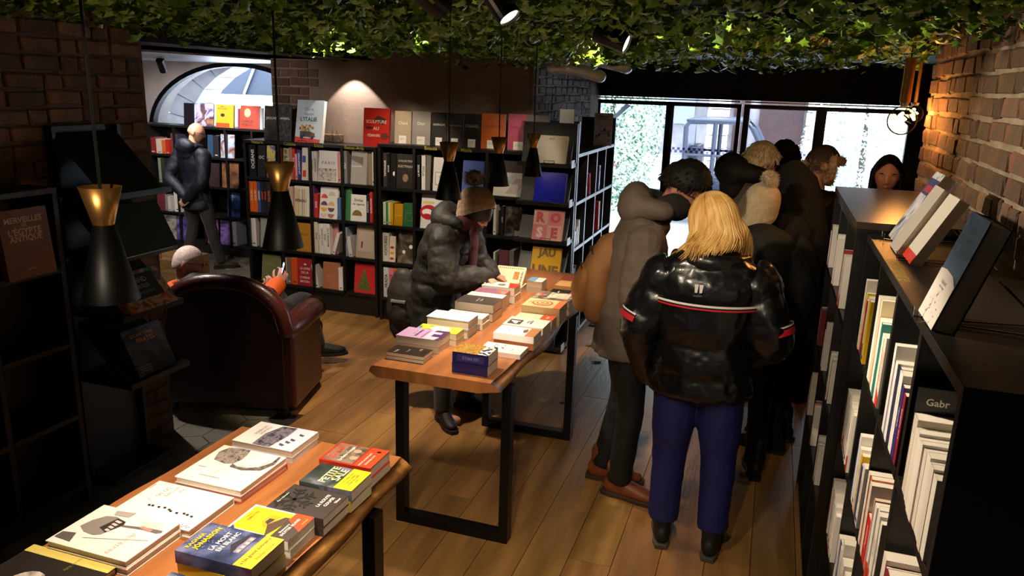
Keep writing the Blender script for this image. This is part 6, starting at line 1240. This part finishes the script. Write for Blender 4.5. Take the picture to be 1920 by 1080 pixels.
# ---- 5 blonde woman
PUF = mat('#0b0b0e', .31, var=.25, scale=7, bump=.22, bscale=26, coat=.2); SKI = mat('#131b5c', .6, var=.15, scale=5, bump=.25, bscale=140)
p = Person('blonde person in glossy black puffer jacket and blue ski trousers', (-.205, 3.34), 92, 1.69, J=dict(head=(-.005, .085, 1.605), neck=(0, .035, 1.465), shR=(.195, .0, 1.40), shL=(-.195, .0, 1.40), elR=(.285, -.03, 1.13), elL=(-.285, -.03, 1.13), wrR=(.20, .17, .99), wrL=(-.24, .10, .86), anR=(.125, .02, .085), anL=(-.115, .06, .085), knR=(.12, .03, .5), knL=(-.11, .05, .5)), hd=(18, 20, -12), skin=SKINP, vox=.009)
p.body().jacket(PUF, hem=-.10, thick=.055, bands=5, amp=.055, fold=.02, vox=.010, flare=1.0, collar=.03, wide=1.13).trousers(SKI, 1.2, low=.11).boots(mat('#141414', .6), mat('#4a463c', .7), high=.10, yaw=(-6, 6))
SW, SR = mat('#d8d4d0', .5), mat('#b8202c', .5)
# chest stripe and sleeve stripes follow the jacket
def ring_strip(c0, c1, a, b, h, m, a0, a1, nm, ref=(1, 0, 0), n=26):
    c0, c1 = Vector(c0), Vector(c1); ax = (c1-c0).normalized(); s_ = Vector(ref)-ax*Vector(ref).dot(ax); s_.normalize(); f_ = ax.cross(s_); V = []
    for i in range(n+1):
        t = a0+(a1-a0)*i/n; d = s_*(a*math.cos(t))+f_*(b*math.sin(t)); V += [c0+d, c0+d+ax*h]
    return mk(nm, (V, [(2*i, 2*i+2, 2*i+3, 2*i+1) for i in range(n)]), m, p.t)
zc = 1.275*p.k; yc = -.006
for dz_, m_, h_ in ((0, SR, .007), (.008, INK, .005), (.014, SW, .009)): ring_strip((0, yc, zc+dz_), (0, yc, zc+1), .252, .180, h_, m_, math.pi*1.12, math.pi*1.88, 'chest_stripe')
for q, sg in (('R', 1), ('L', -1)):
    e0, e1 = p.J['el'+q], p.J['sh'+q]; d_ = (e1-e0).normalized()
    for u, m_, h_ in ((.020, SR, .026), (.047, INK, .005), (.053, SW, .007)): ring_strip(e0+d_*u, e1, .108, .108, h_, m_, *((-1.25, .5) if sg > 0 else (math.pi-.5, math.pi+1.25)), 'sleeve_stripe')
bk = Matrix.Translation((-.035, yc-.196, 1.355*p.k)) @ Matrix.Rotation(R(7), 4, 'X')
for x in (-.013, .006): mk('emblem', xf(([(x, 0, 0), (x+.010, 0, 0), (x+.014, 0, .036), (x-.002, 0, .036)], [(0, 1, 2, 3)]), bk), SW, p.t)
v_, f_, e_ = text_data('NORDET', .01); k_ = .036/e_[0]; mk('lettering', xf(([(a*k_, 0, b*k_-.014) for a, b in v_], f_), bk), mat('#7a7878', .5), p.t)
HB = mat('#b8863e', .45, col2='#e2bd78', scale=26, stretch=(1, 1, .12), spec=.45)
cn = p.J['neck']+Vector((0, .015, -.022)); soft(mk('collar', tube([cn+Vector((.150*math.sin(R(x)), -.150*math.cos(R(x)), .018*math.cos(R(x)))) for x in range(-90, 91, 15)], [(.046, .032)]*13, 12, ref=(0, 0, 1)), PUF, p.t), .009, 2, .012)
p.cap_hair(HB, thick=.012, tuft=.0, low_back=-.10, fringe=.045, name='hair_cap')
g_ = random.Random(12); parts = []
for q in range(1900):
    az = g_.uniform(.30*math.pi, 1.70*math.pi) if q % 5 else g_.uniform(0, 2*math.pi); lay = g_.random(); th_ = .012+.020*lay; x0 = .012*math.sin(az); P = []
    for e0 in (86, 66, 44, 20, -4):
        el = R(e0); P.append(Vector(((.078+th_)*math.cos(el)*math.sin(az)+x0*.3, (.100+th_)*math.cos(el)*math.cos(az)-.008, (.116+th_)*math.sin(el))))
    L_ = (.085+.085*lay+g_.uniform(0, .045))*(.72 if math.cos(az) < -.55 else 1); sw = g_.uniform(-.035, .02)-.055; wv = g_.uniform(0, 6.28); c = P[-1]
    for t in (.35, .7, 1.):
        P.append(c+Vector((c.x*.42*math.sin(t*1.7)+sw*t*t+.010*math.sin(t*6+az*5+lay*2), c.y*.10*t+.005*math.sin(t*6+az*3), -L_*t)))
    P2, _ = refine(P, [.003]*len(P), 12); parts.append(tube(P2, [.0022]+[.0034]*9+[.0028, .002, .0008], 4, cap=False))
mk('hair', xf(join(*parts), p.H @ Matrix.Scale(p.k, 4)), HB, p.t, smooth=True)
# ---- 6 cream pompom hat
DARKC = mat('#0b0a09', .7, var=.2, scale=5, bump=.3)
p = Person('person in a cream pompom hat and dark coat behind the blonde person', (-.02, 4.26), 100, 1.66, J=dict(head=(-.02, .07, 1.585), neck=(0, .02, 1.45)), hd=(-30, 24, 22), vox=.010)
p.body().jacket(mat('#0d0c0b', .7, var=.2, scale=5, bump=.3), hem=-.28, thick=.045, fold=.016).trousers(DARKC).boots(DARKC)
CRM = mat('#d2bf9f', .85, col2='#b8a27e', scale=50, bump=.5, bscale=150, sheen=.3); p.beanie(CRM, mat('#d6c4a6', .9, col2='#b09a78', scale=40), .05, .0, -.08, .15, tilt=26)
# ---- 7 white haired man, hood down
p = Person('white haired person with glasses and a dark hood folded down, facing the desk', (-.14, 5.55), 25, 1.79, J=dict(head=(0, .06, 1.625)), hd=(-10, 16, 0), skin=SKINP, vox=.009)
p.body().glasses().jacket(mat('#625c58', .75, var=.15, scale=5, bump=.3), hem=-.2, thick=.04, fold=.015).trousers(DARKC).boots(DARKC).hood_down(mat('#0b0a0c', .75, var=.2, scale=6, bump=.4), 1.15, -.08, .08)
p.cap_hair(mat('#d8c6a2', .6, var=.2, scale=50), thick=.012, tuft=.008, low_back=-.07, fringe=.05, locks=260, lr=.005, ll=.05, seed=6)
# ---- 8 black hooded person
BLKC = mat('#040404', .9, var=.2, scale=5, bump=.3)
p = Person('person in a long black coat with hood up and glasses in the queue', (.17, 4.72), 165, 1.72, J=dict(head=(0, .05, 1.60), elR=(.28, -.02, 1.12), elL=(-.28, -.02, 1.12)), hd=(10, 18, 0), skin=mat('#a8765e', .5), vox=.009)
p.body().glasses().jacket(BLKC, hem=-.55, thick=.06, fold=.015, flare=1.12).trousers(BLKC).boots(BLKC)
soft(mk('hood', join(xf(tube([(0, -.03, -.16), (0, -.035, -.06), (0, -.03, .03), (0, -.02, .10)], [(.13, .12), (.118, .118), (.112, .115), (.075, .085)], 20), p.H)), BLKC, p.t), .012, 3, .008)
# ---- 9 fur trapper hat
p = Person('person in a brown trapper hat with fur trim beyond the queue', (.30, 5.62), 55, 1.76, hd=(-20, 8, 0), vox=.010)
p.body().jacket(mat('#1a1c2a', .6, var=.2, scale=5), hem=-.2, thick=.045, fold=.015).trousers(DARKC).boots(DARKC)
p.cap_hair(mat('#3f2a22', .7, var=.2, scale=12), thick=.028, tuft=.002, low_back=-.03, fringe=.045, name='hat_crown')
FUR = mat('#d0b08a', .95, col2='#94714e', scale=30); g_ = random.Random(8)
def fur(nm, pts, r, n):
    parts = [tube(pts, r*.7, 10)]; V, Fc = [], []; P = [Vector(q) for q in pts]
    for i in range(n):
        t = g_.uniform(0, len(P)-1.001); c = P[int(t)].lerp(P[int(t)+1], t % 1); d = Vector((g_.gauss(0, 1), g_.gauss(0, 1), g_.gauss(0, 1))).normalized(); o1 = d.orthogonal().normalized()*.003; k = len(V); V += [c+d*r*.55-o1, c+d*r*.55+o1, c+d*r*g_.uniform(1., 1.3)]; Fc.append((k, k+1, k+2))
    return mk(nm, xf(join(parts[0], (V, Fc)), p.H), FUR, p.t)
fur('fur_brim', [(-.09, .02, .05), (-.06, .10, .055), (0, .125, .06), (.06, .10, .055), (.09, .02, .05)], .042, 700)
for s_ in (-1, 1): fur('ear_flap', [(s_*.095, .0, .05), (s_*.105, -.005, -.02), (s_*.10, .0, -.09)], .048, 700)
fur('fur_nape', [(-.09, -.05, .0), (0, -.125, -.01), (.09, -.05, .0)], .046, 700)
# ---- 10 fuzzy black hat, mostly hidden
p = Person('person in a black fuzzy hat and navy jacket near the door', (.06, 6.15), 60, 1.74, vox=.011)
p.body().jacket(mat('#1b2036', .55, var=.2, scale=5), hem=-.2, thick=.05, fold=.015).trousers(DARKC).boots(DARKC)
p.cap_hair(mat('#0b0a0b', .9), thick=.03, tuft=.02, low_back=-.06, fringe=.03, name='fuzzy_hat')
# ---- 11 bookseller behind the desk
p = Person('long dark haired person looking down behind the sales desk', (.69, 5.38), -100, 1.77, hd=(4, 10, 0), skin=mat('#b07a62', .5, var=.06, scale=20), vox=.006, J=dict(head=(0, .05, 1.62)))
p.body().eyes(shut=True).jacket(mat('#1a1718', .7), hem=-.1, thick=.015, name='sweater').trousers(DARKC).boots(DARKC)
HD = mat('#120c0a', .35, var=.3, scale=30); p.cap_hair(HD, thick=.010, tuft=.0, low_back=-.11, fringe=.085, name='hair_cap'); parts = []
for q in range(160):
    az = g_.uniform(.33*math.pi, 1.67*math.pi); L_ = g_.uniform(.22, .30); P = [Vector((0, -.01, .122))]+[Vector(((.088+.008*t)*math.sin(az)*min(1, .5+t*2), (.108)*math.cos(az)*min(1, .5+t*2)*(1 if math.cos(az) < 0 else .55), .10-L_*t)) for t in (.12, .35, .6, .85, 1)]
    parts.append(tube(P, [.006, .009, .009, .008, .007, .003], 5))
mk('hair', xf(join(*parts), p.H), HD, p.t, smooth=True)
